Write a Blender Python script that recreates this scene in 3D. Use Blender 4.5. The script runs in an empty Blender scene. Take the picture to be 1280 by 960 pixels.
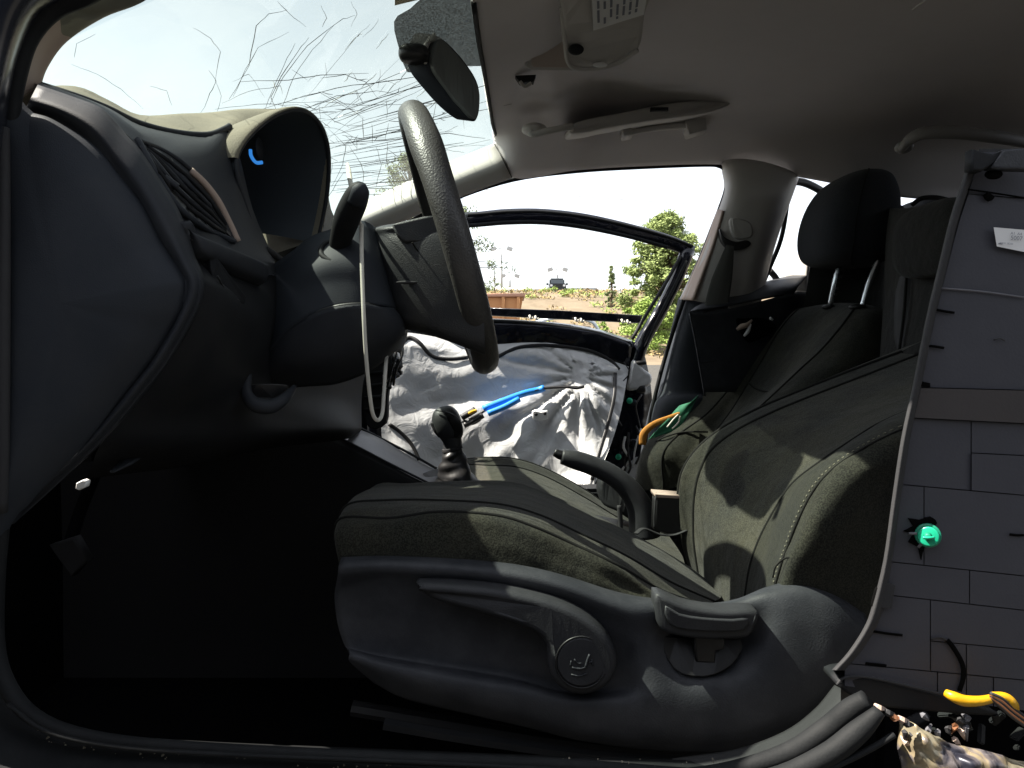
import bpy, bmesh, math, random
from mathutils import Vector, Matrix, noise
random.seed(7)
SC = bpy.context.scene
COL = SC.collection
R = math.radians
# ------------------------------------------------------------------ camera, sky, sun, exposure
CZ = 0.85
F = 923.7
PITCH = R(3.1)
cam_d = bpy.data.cameras.new('camera')
cam = bpy.data.objects.new('camera', cam_d); COL.objects.link(cam)
cam.location = (0, 0, CZ)
cam.rotation_euler = (R(90) - PITCH, 0, 0)
cam_d.sensor_width = 36; cam_d.lens = 36 * F / 1280
cam_d.clip_start = 0.02; cam_d.clip_end = 3000
SC.camera = cam
SUN = Vector((-0.585, 0.012, 0.79)).normalized()          # direction towards the sun
world = bpy.data.worlds.new('World'); SC.world = world; world.use_nodes = True
nt = world.node_tree
sky = nt.nodes.new('ShaderNodeTexSky'); sky.sky_type = 'NISHITA'; sky.sun_disc = False
sky.sun_elevation = math.asin(SUN.z)
sky.sun_rotation = math.atan2(SUN.x, SUN.y)
sky.air_density = 1.0; sky.dust_density = 1.0; sky.ozone_density = 1.0
bg = nt.nodes['Background']; bg.inputs[1].default_value = 0.085
hz = nt.nodes.new('ShaderNodeHueSaturation'); hz.inputs['Saturation'].default_value = .28; hz.inputs['Value'].default_value = 1.05   # milky haze
nt.links.new(sky.outputs[0], hz.inputs['Color']); nt.links.new(hz.outputs[0], bg.inputs[0])
sun_d = bpy.data.lights.new('sun', 'SUN'); sun_d.energy = 5.0; sun_d.angle = R(0.5); sun_d.color = (1, 0.93, 0.82)
sun = bpy.data.objects.new('sun', sun_d); COL.objects.link(sun)
sun.rotation_euler = SUN.to_track_quat('Z', 'Y').to_euler()
SC.view_settings.view_transform = 'Standard'; SC.view_settings.look = 'None'
SC.view_settings.exposure = 1.85; SC.view_settings.gamma = 1.0
SC.view_settings.use_curve_mapping = False
SC.cycles.use_denoising = True
SC.cycles.max_bounces = 10; SC.cycles.diffuse_bounces = 6; SC.cycles.transparent_max_bounces = 16
SC.cycles.sample_clamp_indirect = 6

# ------------------------------------------------------------------ geometry helpers
def P(px, py, y):
    u = (px - 640) / F; v = (480 - py) / F
    c, s = math.cos(PITCH), math.sin(PITCH)
    dx, dy, dz = u, c + v * s, -s + v * c
    k = y / dy
    return Vector((dx * k, y, CZ + dz * k))

def PX(r, y):                                             # pixel radius to metres at depth y
    return r * y / F

def cr(pts, n, closed=False):
    """Catmull-Rom through pts, n samples per span"""
    pts = [Vector(p) for p in pts]; m = len(pts); out = []
    if m < 2: return pts
    spans = m if closed else m - 1
    for i in range(spans):
        if closed:
            a, b, c, d = pts[(i - 1) % m], pts[i], pts[(i + 1) % m], pts[(i + 2) % m]
        else:
            b, c = pts[i], pts[i + 1]
            a = pts[i - 1] if i > 0 else b * 2 - c
            d = pts[i + 2] if i + 2 < m else c * 2 - b
        for k in range(n):
            t = k / n
            out.append(0.5 * ((2 * b) + (c - a) * t + (2 * a - 5 * b + 4 * c - d) * t * t + (3 * b - a - 3 * c + d) * t ** 3))
    if not closed: out.append(pts[-1])
    return out

def link(name, me, mats, parent=None, smooth=True):
    o = bpy.data.objects.new(name, me); COL.objects.link(o)
    for m in (mats if isinstance(mats, (list, tuple)) else [mats]): me.materials.append(m)
    if smooth:
        for p in me.polygons: p.use_smooth = True
    if parent is not None: o.parent = parent
    return o

def mesh(name, verts, faces, mats, parent=None, smooth=True, uvs=None):
    me = bpy.data.meshes.new(name); me.from_pydata([tuple(v) for v in verts], [], faces); me.update()
    if uvs:
        ul = me.uv_layers.new(name='UVMap')
        for l in me.loops: ul.data[l.index].uv = uvs[l.vertex_index]
    return link(name, me, mats, parent, smooth)

def tag(o, label=None, cat=None, group=None, kind=None):
    if label: o['label'] = label
    if cat: o['category'] = cat
    if group: o['group'] = group
    if kind: o['kind'] = kind
    return o

def thing(name, label, cat, group=None, loc=(0, 0, 0)):
    o = bpy.data.objects.new(name, None); COL.objects.link(o); o.empty_display_size = .1
    o.location = loc
    return tag(o, label, cat, group)

def grid(rows, nr=5, nc=5):
    """control rows of Vectors -> dense grid"""
    d = [cr(r, nc) for r in rows]
    cols = [cr([d[i][j] for i in range(len(d))], nr) for j in range(len(d[0]))]
    return [[cols[j][i] for j in range(len(cols))] for i in range(len(cols[0]))]

def skin(name, g, mats, parent=None, thick=0.0, offset=-1, smooth=True, disp=None, closed_cols=False, flip=False):
    nr, nc = len(g), len(g[0]); verts = []; uvs = []
    mi, mj = nr // 2, nc // 2
    cu = [0.0]
    for i in range(1, nr): cu.append(cu[-1] + (g[i][mj] - g[i - 1][mj]).length)
    cv = [0.0]
    for j in range(1, nc): cv.append(cv[-1] + (g[mi][j] - g[mi][j - 1]).length)
    for i in range(nr):
        for j in range(nc):
            verts.append(g[i][j] + (disp(i / (nr - 1), j / (nc - 1), g[i][j]) if disp else Vector()))
            uvs.append((cu[i], cv[j]))
    faces = []
    for i in range(nr - 1):
        for j in range(nc - 1 + (1 if closed_cols else 0)):
            a, b = i * nc + j, i * nc + (j + 1) % nc
            f = (a, b, b + nc, a + nc); faces.append(f[::-1] if flip else f)
    o = mesh(name, verts, faces, mats, parent, smooth, uvs)
    if thick:
        s = o.modifiers.new('shell', 'SOLIDIFY'); s.thickness = thick; s.offset = offset
    return o

def patch(name, rows, mats, parent=None, nr=5, nc=5, **k):
    return skin(name, grid([[P(*p) if not isinstance(p, Vector) else p for p in r] for r in rows], nr, nc), mats, parent, **k)

def sub(g, i0, i1, j0, j1):
    return [r[j0:j1 + 1] for r in g[i0:i1 + 1]]

def tube_data(path, rad, n=10, flat=1.0, flat_dir=None, caps=True):
    m = len(path); verts = []; faces = []
    up = None
    for i, p in enumerate(path):
        t = (path[min(i + 1, m - 1)] - path[max(i - 1, 0)]).normalized()
        if flat_dir is not None:
            a = Vector(flat_dir); a = (a - t * a.dot(t)).normalized()
        else:
            if up is None:
                up = Vector((0, 0, 1)) if abs(t.z) < .9 else Vector((1, 0, 0))
            a = (up - t * up.dot(t)).normalized(); up = a
        b = t.cross(a)
        r = rad[i] if isinstance(rad, (list, tuple)) else rad
        for k in range(n):
            w = 2 * math.pi * k / n
            verts.append(p + a * (math.cos(w) * r * flat) + b * (math.sin(w) * r))
    for i in range(m - 1):
        for k in range(n):
            k2 = (k + 1) % n
            faces.append((i * n + k, i * n + k2, (i + 1) * n + k2, (i + 1) * n + k))
    if caps:
        faces.append(tuple(range(n))[::-1]); faces.append(tuple((m - 1) * n + k for k in range(n)))
    return verts, faces

def tube(name, pts, r, mats, parent=None, n=10, seg=5, flat=1.0, flat_dir=None, smooth=True, world=False):
    """pts: (px,py,y) or Vector; r: metres or list per control point; flat squashes along flat_dir"""
    vs = [p if isinstance(p, Vector) else P(*p) for p in pts]
    path = cr(vs, seg)
    if isinstance(r, (list, tuple)):
        r = [v.x for v in cr([Vector((q, 0, 0)) for q in r], seg)]
    v, f = tube_data(path, r, n, flat, flat_dir)
    return mesh(name, v, f, mats, parent, smooth)

def prism(name, outline, depth, mats, parent=None, bev=0.004, smooth_out=4, shift=(0, 1, 0), steps=3, puff=0.0, uv=False):
    """outline of (px,py,y) (front face), pushed back by depth along shift, rounded front rim"""
    pts = [p if isinstance(p, Vector) else P(*p) for p in outline]
    if smooth_out > 1: pts = cr(pts, smooth_out, True)
    m = len(pts); sh = Vector(shift).normalized()
    # newell normal
    nrm = Vector()
    for i in range(m):
        a, b = pts[i], pts[(i + 1) % m]
        nrm += a.cross(b)
    nrm.normalize()
    if nrm.dot(sh) > 0: nrm = -nrm; flipped = True
    else: flipped = False
    ctr = sum(pts, Vector()) / m
    inn = []
    for i in range(m):
        a, b, c = pts[i - 1], pts[i], pts[(i + 1) % m]
        t = (c - a)
        t = t.normalized() if t.length > 1e-9 else Vector((1, 0, 0))
        d = nrm.cross(t)
        if not flipped: pass
        else: d = -d
        inn.append(d.normalized())
    rings = []
    for s in range(steps + 1):
        w = s / steps * math.pi / 2
        ins = bev * (1 - math.sin(w)); dep = bev * (1 - math.cos(w))
        rings.append([p + inn[i] * ins + sh * dep for i, p in enumerate(pts)])
    rings.append([p + sh * max(depth - bev, bev * 1.01) for p in pts])
    rings.append([p + sh * depth + inn[i] * bev for i, p in enumerate(pts)])
    bm = bmesh.new()
    vv = [[bm.verts.new(p) for p in r] for r in rings]
    for a, b in zip(vv, vv[1:]):
        for i in range(m):
            j = (i + 1) % m
            bm.faces.new((a[i], a[j], b[j], b[i]))
    f1 = bm.faces.new(vv[0]); f2 = bm.faces.new(vv[-1][::-1])
    bmesh.ops.triangulate(bm, faces=[f1, f2])
    bmesh.ops.recalc_face_normals(bm, faces=bm.faces)
    me = bpy.data.meshes.new(name); bm.to_mesh(me); bm.free()
    o = link(name, me, mats, parent, False)
    for p in me.polygons: p.use_smooth = len(p.vertices) == 4
    return o

def box(name, c, size, mats, parent=None, rot=(0, 0, 0), bev=0.0):
    bm = bmesh.new(); bmesh.ops.create_cube(bm, size=1)
    bmesh.ops.scale(bm, vec=size, verts=bm.verts)
    if bev: bmesh.ops.bevel(bm, geom=bm.edges[:], offset=bev, segments=2, affect='EDGES')
    from mathutils import Euler
    bmesh.ops.rotate(bm, cent=(0, 0, 0), matrix=Euler(rot).to_matrix(), verts=bm.verts)
    bmesh.ops.translate(bm, vec=c, verts=bm.verts)
    me = bpy.data.meshes.new(name); bm.to_mesh(me); bm.free()
    return link(name, me, mats, parent, False)

def blob(name, c, rad, mats, parent=None, power=1.0, axes=None, n=18, disp=None):
    """superellipsoid"""
    ax = axes or (Vector((1, 0, 0)), Vector((0, 1, 0)), Vector((0, 0, 1)))
    sp = lambda v: math.copysign(abs(v) ** power, v)
    verts = []; faces = []
    for i in range(n + 1):
        th = -math.pi / 2 + math.pi * i / n
        for k in range(2 * n):
            ph = math.pi * k / n
            q = (sp(math.cos(th)) * sp(math.cos(ph)), sp(math.cos(th)) * sp(math.sin(ph)), sp(math.sin(th)))
            v = Vector(c) + ax[0] * q[0] * rad[0] + ax[1] * q[1] * rad[1] + ax[2] * q[2] * rad[2]
            if disp: v = disp(v, q)
            verts.append(v)
    for i in range(n):
        for k in range(2 * n):
            k2 = (k + 1) % (2 * n)
            faces.append((i * 2 * n + k, i * 2 * n + k2, (i + 1) * 2 * n + k2, (i + 1) * 2 * n + k))
    return mesh(name, verts, faces, mats, parent)

# ------------------------------------------------------------------ materials
def newmat(name):
    m = bpy.data.materials.new(name); m.use_nodes = True
    t = m.node_tree; b = t.nodes['Principled BSDF']
    return m, t, b

def plastic(name, col, rough=.5, bump=.15, scale=900, var=.12, vscale=7, dust=0.0, dustcol=(.30, .27, .21), spec=.4, detail_bump=0.0):
    """moulded surface: fine leather grain, soft colour drift, optional settled dust and specks"""
    m, t, b = newmat(name); N = t.nodes; L = t.links
    tc = N.new('ShaderNodeTexCoord')
    n1 = N.new('ShaderNodeTexNoise'); n1.inputs['Scale'].default_value = vscale; n1.inputs['Detail'].default_value = 6
    L.new(tc.outputs['Object'], n1.inputs['Vector'])
    mr = N.new('ShaderNodeMapRange'); mr.inputs[3].default_value = 1 - var; mr.inputs[4].default_value = 1 + var
    L.new(n1.outputs[0], mr.inputs[0])
    mul = N.new('ShaderNodeVectorMath'); mul.operation = 'SCALE'; mul.inputs[0].default_value = col
    L.new(mr.outputs[0], mul.inputs['Scale'])
    last = mul.outputs[0]
    if dust > 0:
        n2 = N.new('ShaderNodeTexNoise'); n2.inputs['Scale'].default_value = 23; n2.inputs['Detail'].default_value = 8; n2.inputs['Roughness'].default_value = .7
        L.new(tc.outputs['Object'], n2.inputs['Vector'])
        v = N.new('ShaderNodeTexVoronoi'); v.inputs['Scale'].default_value = 160
        L.new(tc.outputs['Object'], v.inputs['Vector'])
        sp = N.new('ShaderNodeMapRange'); sp.inputs[1].default_value = .10; sp.inputs[2].default_value = .04; L.new(v.outputs['Distance'], sp.inputs[0])
        n3 = N.new('ShaderNodeTexNoise'); n3.inputs['Scale'].default_value = 31; L.new(tc.outputs['Object'], n3.inputs['Vector'])
        gt = N.new('ShaderNodeMapRange'); gt.inputs[1].default_value = .58; gt.inputs[2].default_value = .66; L.new(n3.outputs[0], gt.inputs[0])
        mm = N.new('ShaderNodeMath'); mm.operation = 'MULTIPLY'; L.new(sp.outputs[0], mm.inputs[0]); L.new(gt.outputs[0], mm.inputs[1])
        cl = N.new('ShaderNodeMapRange'); cl.inputs[1].default_value = .42; cl.inputs[2].default_value = .75; cl.inputs[4].default_value = dust; L.new(n2.outputs[0], cl.inputs[0])
        ad = N.new('ShaderNodeMath'); ad.operation = 'MAXIMUM'; L.new(cl.outputs[0], ad.inputs[0])
        m2 = N.new('ShaderNodeMath'); m2.operation = 'MULTIPLY'; m2.inputs[1].default_value = min(1, dust * 2.2); L.new(mm.outputs[0], m2.inputs[0]); L.new(m2.outputs[0], ad.inputs[1])
        mx = N.new('ShaderNodeMix'); mx.data_type = 'RGBA'; L.new(ad.outputs[0], mx.inputs[0]); L.new(last, mx.inputs[6]); mx.inputs[7].default_value = (*dustcol, 1)
        last = mx.outputs[2]
    L.new(last, b.inputs['Base Color'])
    rr = N.new('ShaderNodeMapRange'); rr.inputs[3].default_value = max(.05, rough - .08); rr.inputs[4].default_value = min(1, rough + .1)
    L.new(n1.outputs[0], rr.inputs[0]); L.new(rr.outputs[0], b.inputs['Roughness'])
    b.inputs['Specular IOR Level'].default_value = spec
    if bump:
        v2 = N.new('ShaderNodeTexVoronoi'); v2.inputs['Scale'].default_value = scale; v2.feature = 'SMOOTH_F1'
        L.new(tc.outputs['Object'], v2.inputs['Vector'])
        bp = N.new('ShaderNodeBump'); bp.inputs['Strength'].default_value = bump; bp.inputs['Distance'].default_value = .0006
        L.new(v2.outputs['Distance'], bp.inputs['Height'])
        if detail_bump:
            n4 = N.new('ShaderNodeTexNoise'); n4.inputs['Scale'].default_value = 14; n4.inputs['Detail'].default_value = 4
            L.new(tc.outputs['Object'], n4.inputs['Vector'])
            b2 = N.new('ShaderNodeBump'); b2.inputs['Strength'].default_value = detail_bump; b2.inputs['Distance'].default_value = .01
            L.new(n4.outputs[0], b2.inputs['Height']); L.new(bp.outputs[0], b2.inputs['Normal']); L.new(b2.outputs[0], b.inputs['Normal'])
        else: L.new(bp.outputs[0], b.inputs['Normal'])
    return m

def fabric(name, col, col2, rib=0.0, ribscale=230, weave=1400, dust=.12, axis='X', wrinkle=.45):
    m, t, b = newmat(name); N = t.nodes; L = t.links
    tc = N.new('ShaderNodeTexCoord')
    n1 = N.new('ShaderNodeTexNoise'); n1.inputs['Scale'].default_value = 620; n1.inputs['Detail'].default_value = 1
    L.new(tc.outputs['Object'], n1.inputs['Vector'])
    n2 = N.new('ShaderNodeTexNoise'); n2.inputs['Scale'].default_value = 9; n2.inputs['Detail'].default_value = 7; n2.inputs['Roughness'].default_value = .65
    L.new(tc.outputs['Object'], n2.inputs['Vector'])
    mx = N.new('ShaderNodeMix'); mx.data_type = 'RGBA'; mx.inputs[6].default_value = (*col, 1); mx.inputs[7].default_value = (*col2, 1)
    wr = N.new('ShaderNodeMapRange'); wr.inputs[1].default_value = .38; wr.inputs[2].default_value = .64; L.new(n1.outputs[0], wr.inputs[0]); L.new(wr.outputs[0], mx.inputs[0])
    mr = N.new('ShaderNodeMapRange'); mr.inputs[1].default_value = .4; mr.inputs[2].default_value = .8; mr.inputs[4].default_value = dust
    L.new(n2.outputs[0], mr.inputs[0])
    m3 = N.new('ShaderNodeMix'); m3.data_type = 'RGBA'; m3.inputs[7].default_value = (.24, .21, .11, 1)
    L.new(mr.outputs[0], m3.inputs[0]); L.new(mx.outputs[2], m3.inputs[6])
    out = m3.outputs[2]
    bp = N.new('ShaderNodeBump'); bp.inputs['Strength'].default_value = .6; bp.inputs['Distance'].default_value = .0007
    L.new(n1.outputs[0], bp.inputs['Height'])
    nb = bp.outputs[0]
    if rib:
        w = N.new('ShaderNodeTexWave'); w.bands_direction = axis; w.inputs['Scale'].default_value = ribscale / 6.283 * 1.0
        w.inputs['Distortion'].default_value = .15; w.inputs['Detail'].default_value = 0
        L.new(tc.outputs['UV'], w.inputs['Vector'])
        b2 = N.new('ShaderNodeBump'); b2.inputs['Strength'].default_value = rib; b2.inputs['Distance'].default_value = .0015
        L.new(w.outputs[0], b2.inputs['Height']); L.new(nb, b2.inputs['Normal']); nb = b2.outputs[0]
        m4 = N.new('ShaderNodeMix'); m4.data_type = 'RGBA'; m4.blend_type = 'MULTIPLY'; m4.inputs[7].default_value = (.7, .7, .7, 1)
        iv = N.new('ShaderNodeMath'); iv.operation = 'SUBTRACT'; iv.inputs[0].default_value = 1; L.new(w.outputs[0], iv.inputs[1])
        L.new(iv.outputs[0], m4.inputs[0]); L.new(out, m4.inputs[6]); out = m4.outputs[2]
    n5 = N.new('ShaderNodeTexNoise'); n5.inputs['Scale'].default_value = 22; n5.inputs['Detail'].default_value = 3
    L.new(tc.outputs['Object'], n5.inputs['Vector'])
    b3 = N.new('ShaderNodeBump'); b3.inputs['Strength'].default_value = wrinkle; b3.inputs['Distance'].default_value = .012
    L.new(n5.outputs[0], b3.inputs['Height']); L.new(nb, b3.inputs['Normal']); L.new(b3.outputs[0], b.inputs['Normal'])
    L.new(out, b.inputs['Base Color'])
    b.inputs['Roughness'].default_value = .95; b.inputs['Specular IOR Level'].default_value = .15
    b.inputs['Sheen Weight'].default_value = .06; b.inputs['Sheen Roughness'].default_value = .5
    return m

def simple(name, col, rough=.5, metal=0.0, spec=.5, emit=None, es=1.0):
    m, t, b = newmat(name)
    b.inputs['Base Color'].default_value = (*col, 1); b.inputs['Roughness'].default_value = rough
    b.inputs['Metallic'].default_value = metal; b.inputs['Specular IOR Level'].default_value = spec
    if emit:
        b.inputs['Emission Color'].default_value = (*emit, 1); b.inputs['Emission Strength'].default_value = es
    return m

M = {}
M['dash'] = plastic('dash_plastic', (.024, .028, .035), .62, .2, 1100, .1, 5, .02, spec=.2)
M['dash2'] = plastic('dash_soft_plastic', (.022, .025, .031), .6, .2, 1100, .1, 5, .03, spec=.25)
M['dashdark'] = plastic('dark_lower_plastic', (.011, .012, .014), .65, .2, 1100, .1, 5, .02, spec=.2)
M['dashtop'] = plastic('dusty_dash_pad', (.17, .155, .12), .95, .5, 500, .15, 12, .35, (.32, .28, .2))
M['wheel'] = plastic('steering_rim_grain', (.050, .048, .046), .42, .8, 480, .1, 8, .05, spec=.5)
M['hub'] = plastic('airbag_cover', (.026, .028, .031), .5, .5, 800, .1, 8, .08)
M['trimseat'] = plastic('seat_side_plastic', (.026, .028, .033),   .55, .32, 620, .12, 9, .20, (.14, .14, .15), spec=.3)
M['lever'] = plastic('lever_plastic', (.028, .029, .032), .5, .35, 650, .08, 9, .10, (.16, .16, .17), spec=.3)
M['blackp'] = plastic('black_plastic', (.012, .012, .013), .4, .1, 900, .1, 9, .02)
M['rubber'] = plastic('door_seal_rubber', (.008, .009, .010), .7, .2, 500, .2, 14, .05, (.15, .15, .15), spec=.18)
M['paint'] = plastic('dark_car_paint', (.012, .014, .022), .25, 0, 1, .1, 3, .04, spec=.6)
M['liner'] = plastic('roof_cloth', (.60, .565, .56), .95, .5, 1500, .06, 4, .05, (.25, .22, .18))
M['pillar'] = plastic('grey_pillar_plastic', (.42, .40, .38), .6, .2, 900, .06, 5, .04)
M['pillartan'] = plastic('beige_pillar_plastic', (.38, .29, .24), .6, .2, 900, .06, 5, .04)
M['visor'] = plastic('visor_vinyl', (.52, .50, .48), .7, .4, 900, .06, 6, .03)
M['bpanel'] = plastic('panel_back_plastic', (.050, .051, .062), .55, .15, 500, .14, 5, .08, (.12, .12, .13), spec=.25)
M['band'] = plastic('brown_stained_band', (.052, .047, .048), .6, .15, 500, .2, 9, .08, (.12, .10, .08), spec=.25)
M['lip'] = plastic('panel_lip_plastic', (.034, .034, .036), .7, .2, 700, .15, 9, .06, (.12, .12, .12), spec=.15)
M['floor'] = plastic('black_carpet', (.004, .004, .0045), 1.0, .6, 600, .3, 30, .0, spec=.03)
M['tunnel'] = plastic('tunnel_trim', (.022, .022, .023), .8, .3, 600, .1, 7, 0, spec=.08)
M['hoodin_lit'] = plastic('gauge_hood_inside', (.05, .06, .072), .6, .2, 900, .1, 5, 0, spec=.3)  # same plastic as the dash, paler to stand in for light missing in the hood
M['fab'] = fabric('seat_bolster_fabric', (.009, .0095, .0082), (.030, .031, .024), 0, dust=.07)
M['fabband'] = fabric('seat_ribbed_band', (.014, .0145, .012), (.050, .050, .040), .4, 1300, dust=.10)
M['insert'] = fabric('seat_insert_fabric', (.015, .0155, .013), (.062, .062, .051), .25, 1300, dust=.14)
M['insert2'] = fabric('seat_insert_fabric_fine', (.016, .017, .016), (.050, .052, .047), .12, 1500, dust=.10)
M['pipe'] = simple('seam_piping', (.010, .010, .009), .9, 0, .2)
M['stitch'] = simple('seam_thread', (.16, .15, .11), .9)
M['rearseat'] = fabric('rear_seat_fabric', (.008, .0085, .008), (.018, .018, .017), 0, dust=.02)
M['headrest'] = fabric('head_restraint_fabric', (.018, .020, .024), (.030, .032, .037), 0, dust=.02, wrinkle=.1)
M['chrome'] = simple('brushed_steel', (.62, .65, .68), .25, 1.0)
M['white'] = plastic('white_nylon', (.62, .60, .53), .5, 0, 1, .08, 20)
M['handle'] = plastic('grey_handle_plastic', (.20, .19, .185), .6, .2, 700, .1, 9, .0)
M['label'] = simple('label_paper', (.72, .72, .72), .6)
M['ink'] = simple('label_ink', (.05, .05, .055), .7)
M['inkblue'] = simple('label_ink_grey', (.2, .21, .25), .7)
M['green'] = simple('green_clip_plastic', (.01, .36, .20), .35)
M['green2'] = simple('green_clip_ridge', (.01, .22, .13), .4)
M['blue'] = plastic('blue_foam_sleeve', (.015, .20, .62), .5, .2, 400, .15, 20)
M['yellow'] = plastic('yellow_harness_tape', (.50, .27, .006), .4, .2, 400, .15, 20)
M['belt'] = plastic('belt_webbing', (.085, .085, .078), .9, .6, 900, .1, 10)
M['skyblue'] = simple('gauge_reflection', (.0, .05, .1), .4, emit=(.03, .2, .6), es=.3)  # emission imitates a blue reflection on the instrument glass
M['orangecloth'] = simple('orange_airbag_tape', (.42, .17, .02), .8)
M['greencloth'] = simple('green_airbag_tape', (.02, .13, .07), .8)
M['mapl'] = simple('map_light_lens', (.50, .42, .38), .35)
M['darkcloth'] = simple('slit_dark', (.003, .003, .003), 1, 0, .05)
M['wireblk'] = simple('black_wire', (.012, .012, .013), .45)
M['copper'] = simple('copper_wire', (.45, .2, .1), .35, .8)
M['greyside'] = plastic('grey_foam_block', (.10, .10, .115), .7, .3, 500, .15, 7, .1)

def m_paint_black():
    m, t, b = newmat('gloss_black_door'); N = t.nodes; L = t.links
    b.inputs['Base Color'].default_value = (.006, .007, .012, 1); b.inputs['Roughness'].default_value = .18
    tc = N.new('ShaderNodeTexCoord'); n = N.new('ShaderNodeTexNoise'); n.inputs['Scale'].default_value = 9
    L.new(tc.outputs['Object'], n.inputs['Vector'])
    bp = N.new('ShaderNodeBump'); bp.inputs['Strength'].default_value = .6; bp.inputs['Distance'].default_value = .03
    L.new(n.outputs[0], bp.inputs['Height']); L.new(bp.outputs[0], b.inputs['Normal'])
    return m
M['gloss'] = m_paint_black()

def m_liner():
    m, t, b = newmat('silver_vapour_sheet'); N = t.nodes; L = t.links
    tc = N.new('ShaderNodeTexCoord')
    n = N.new('ShaderNodeTexNoise'); n.inputs['Scale'].default_value = 7; n.inputs['Detail'].default_value = 5; n.inputs['Distortion'].default_value = .6
    L.new(tc.outputs['Object'], n.inputs['Vector'])
    cr_ = N.new('ShaderNodeValToRGB'); cr_.color_ramp.elements[0].color = (.46, .48, .50, 1); cr_.color_ramp.elements[1].color = (.60, .60, .59, 1)
    L.new(n.outputs[0], cr_.inputs[0]); L.new(cr_.outputs[0], b.inputs['Base Color'])
    b.inputs['Roughness'].default_value = .30; b.inputs['Specular IOR Level'].default_value = .7
    n2 = N.new('ShaderNodeTexNoise'); n2.inputs['Scale'].default_value = 22; n2.inputs['Detail'].default_value = 4; n2.inputs['Distortion'].default_value = 1.2
    L.new(tc.outputs['Object'], n2.inputs['Vector'])
    bp = N.new('ShaderNodeBump'); bp.inputs['Strength'].default_value = .22; bp.inputs['Distance'].default_value = .02
    L.new(n2.outputs[0], bp.inputs['Height']); L.new(bp.outputs[0], b.inputs['Normal'])
    return m
M['sheet'] = m_liner()

def m_glass(name, tint, dust, gloss=.06, fine=True):
    m, t, b = newmat(name); N = t.nodes; L = t.links; N.remove(b)
    out = N['Material Output']
    tr = N.new('ShaderNodeBsdfTransparent'); tr.inputs[0].default_value = (*tint, 1)
    gl = N.new('ShaderNodeBsdfGlossy'); gl.inputs['Roughness'].default_value = .02
    df = N.new('ShaderNodeBsdfTranslucent'); df.inputs[0].default_value = (.62, .62, .56, 1)
    d2 = N.new('ShaderNodeBsdfDiffuse'); d2.inputs[0].default_value = (.5, .5, .45, 1)
    ad = N.new('ShaderNodeMixShader'); ad.inputs[0].default_value = .35; L.new(df.outputs[0], ad.inputs[1]); L.new(d2.outputs[0], ad.inputs[2])
    tc = N.new('ShaderNodeTexCoord'); n = N.new('ShaderNodeTexNoise'); n.inputs['Scale'].default_value = 3.5; n.inputs['Detail'].default_value = 9; n.inputs['Roughness'].default_value = .68
    L.new(tc.outputs['Object'], n.inputs['Vector'])
    mr = N.new('ShaderNodeMapRange'); mr.inputs[1].default_value = .35; mr.inputs[2].default_value = .75; mr.inputs[3].default_value = dust * .35; mr.inputs[4].default_value = dust
    L.new(n.outputs[0], mr.inputs[0])
    m1 = N.new('ShaderNodeMixShader'); L.new(mr.outputs[0], m1.inputs[0]); L.new(tr.outputs[0], m1.inputs[1]); L.new(ad.outputs[0], m1.inputs[2])
    m2 = N.new('ShaderNodeMixShader'); m2.inputs[0].default_value = gloss; L.new(m1.outputs[0], m2.inputs[1]); L.new(gl.outputs[0], m2.inputs[2])
    L.new(m2.outputs[0], out.inputs[0])
    return m
M['glass'] = m_glass('windshield_glass', (.57, .64, .605), .09)
M['mirrorglass'] = simple('mirror_glass', (.13, .14, .135), .3, 0, .5)
M['crack'] = simple('crack_edge', (.02, .022, .022), .3)
M['crackw'] = simple('crack_sparkle', (.85, .87, .85), .2)

def m_frit():
    m, t, b = newmat('dotted_ceramic_band'); N = t.nodes; L = t.links
    out = N['Material Output']
    tc = N.new('ShaderNodeTexCoord'); v = N.new('ShaderNodeTexNoise'); v.inputs['Scale'].default_value = 420; v.inputs['Detail'].default_value = 0
    L.new(tc.outputs['Object'], v.inputs['Vector'])
    mr = N.new('ShaderNodeMapRange'); mr.inputs[1].default_value = .35; mr.inputs[2].default_value = .62; mr.inputs[3].default_value = .98; mr.inputs[4].default_value = .88; L.new(v.outputs[0], mr.inputs[0])
    b.inputs['Base Color'].default_value = (.20, .20, .19, 1); b.inputs['Roughness'].default_value = .8
    tr = N.new('ShaderNodeBsdfTransparent'); tr.inputs[0].default_value = (.8, .85, .84, 1)
    mx = N.new('ShaderNodeMixShader'); L.new(mr.outputs[0], mx.inputs[0]); L.new(tr.outputs[0], mx.inputs[1]); L.new(b.outputs[0], mx.inputs[2])
    L.new(mx.outputs[0], out.inputs[0])
    return m
M['frit'] = m_frit()

# ------------------------------------------------------------------ windshield plane
WA, WB, WC = P(400, 277, 1.98), P(617, 178, 2.0), P(60, 78, .72)
WN = (WB - WA).cross(WC - WA).normalized()
CAMP = Vector((0, 0, CZ))
def W(px, py, off=0.0):
    d = P(px, py, 1.0) - CAMP
    k = (WA + WN * off - CAMP).dot(WN) / d.dot(WN)
    return CAMP + d * k
INW = WN if WN.dot(CAMP - WA) > 0 else -WN               # towards the cabin
def Wi(px, py, off):                                        # slightly inside the cabin
    d = P(px, py, 1.0) - CAMP
    k = (WA + INW * off - CAMP).dot(WN) / d.dot(WN)
    return CAMP + d * k

# ================================================================== LARGE STRUCTURE: the car shell
car = thing('wrecked_car', 'dark wrecked car seen from its driver side opening, grey roof cloth and cracked windshield', 'car')

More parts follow.
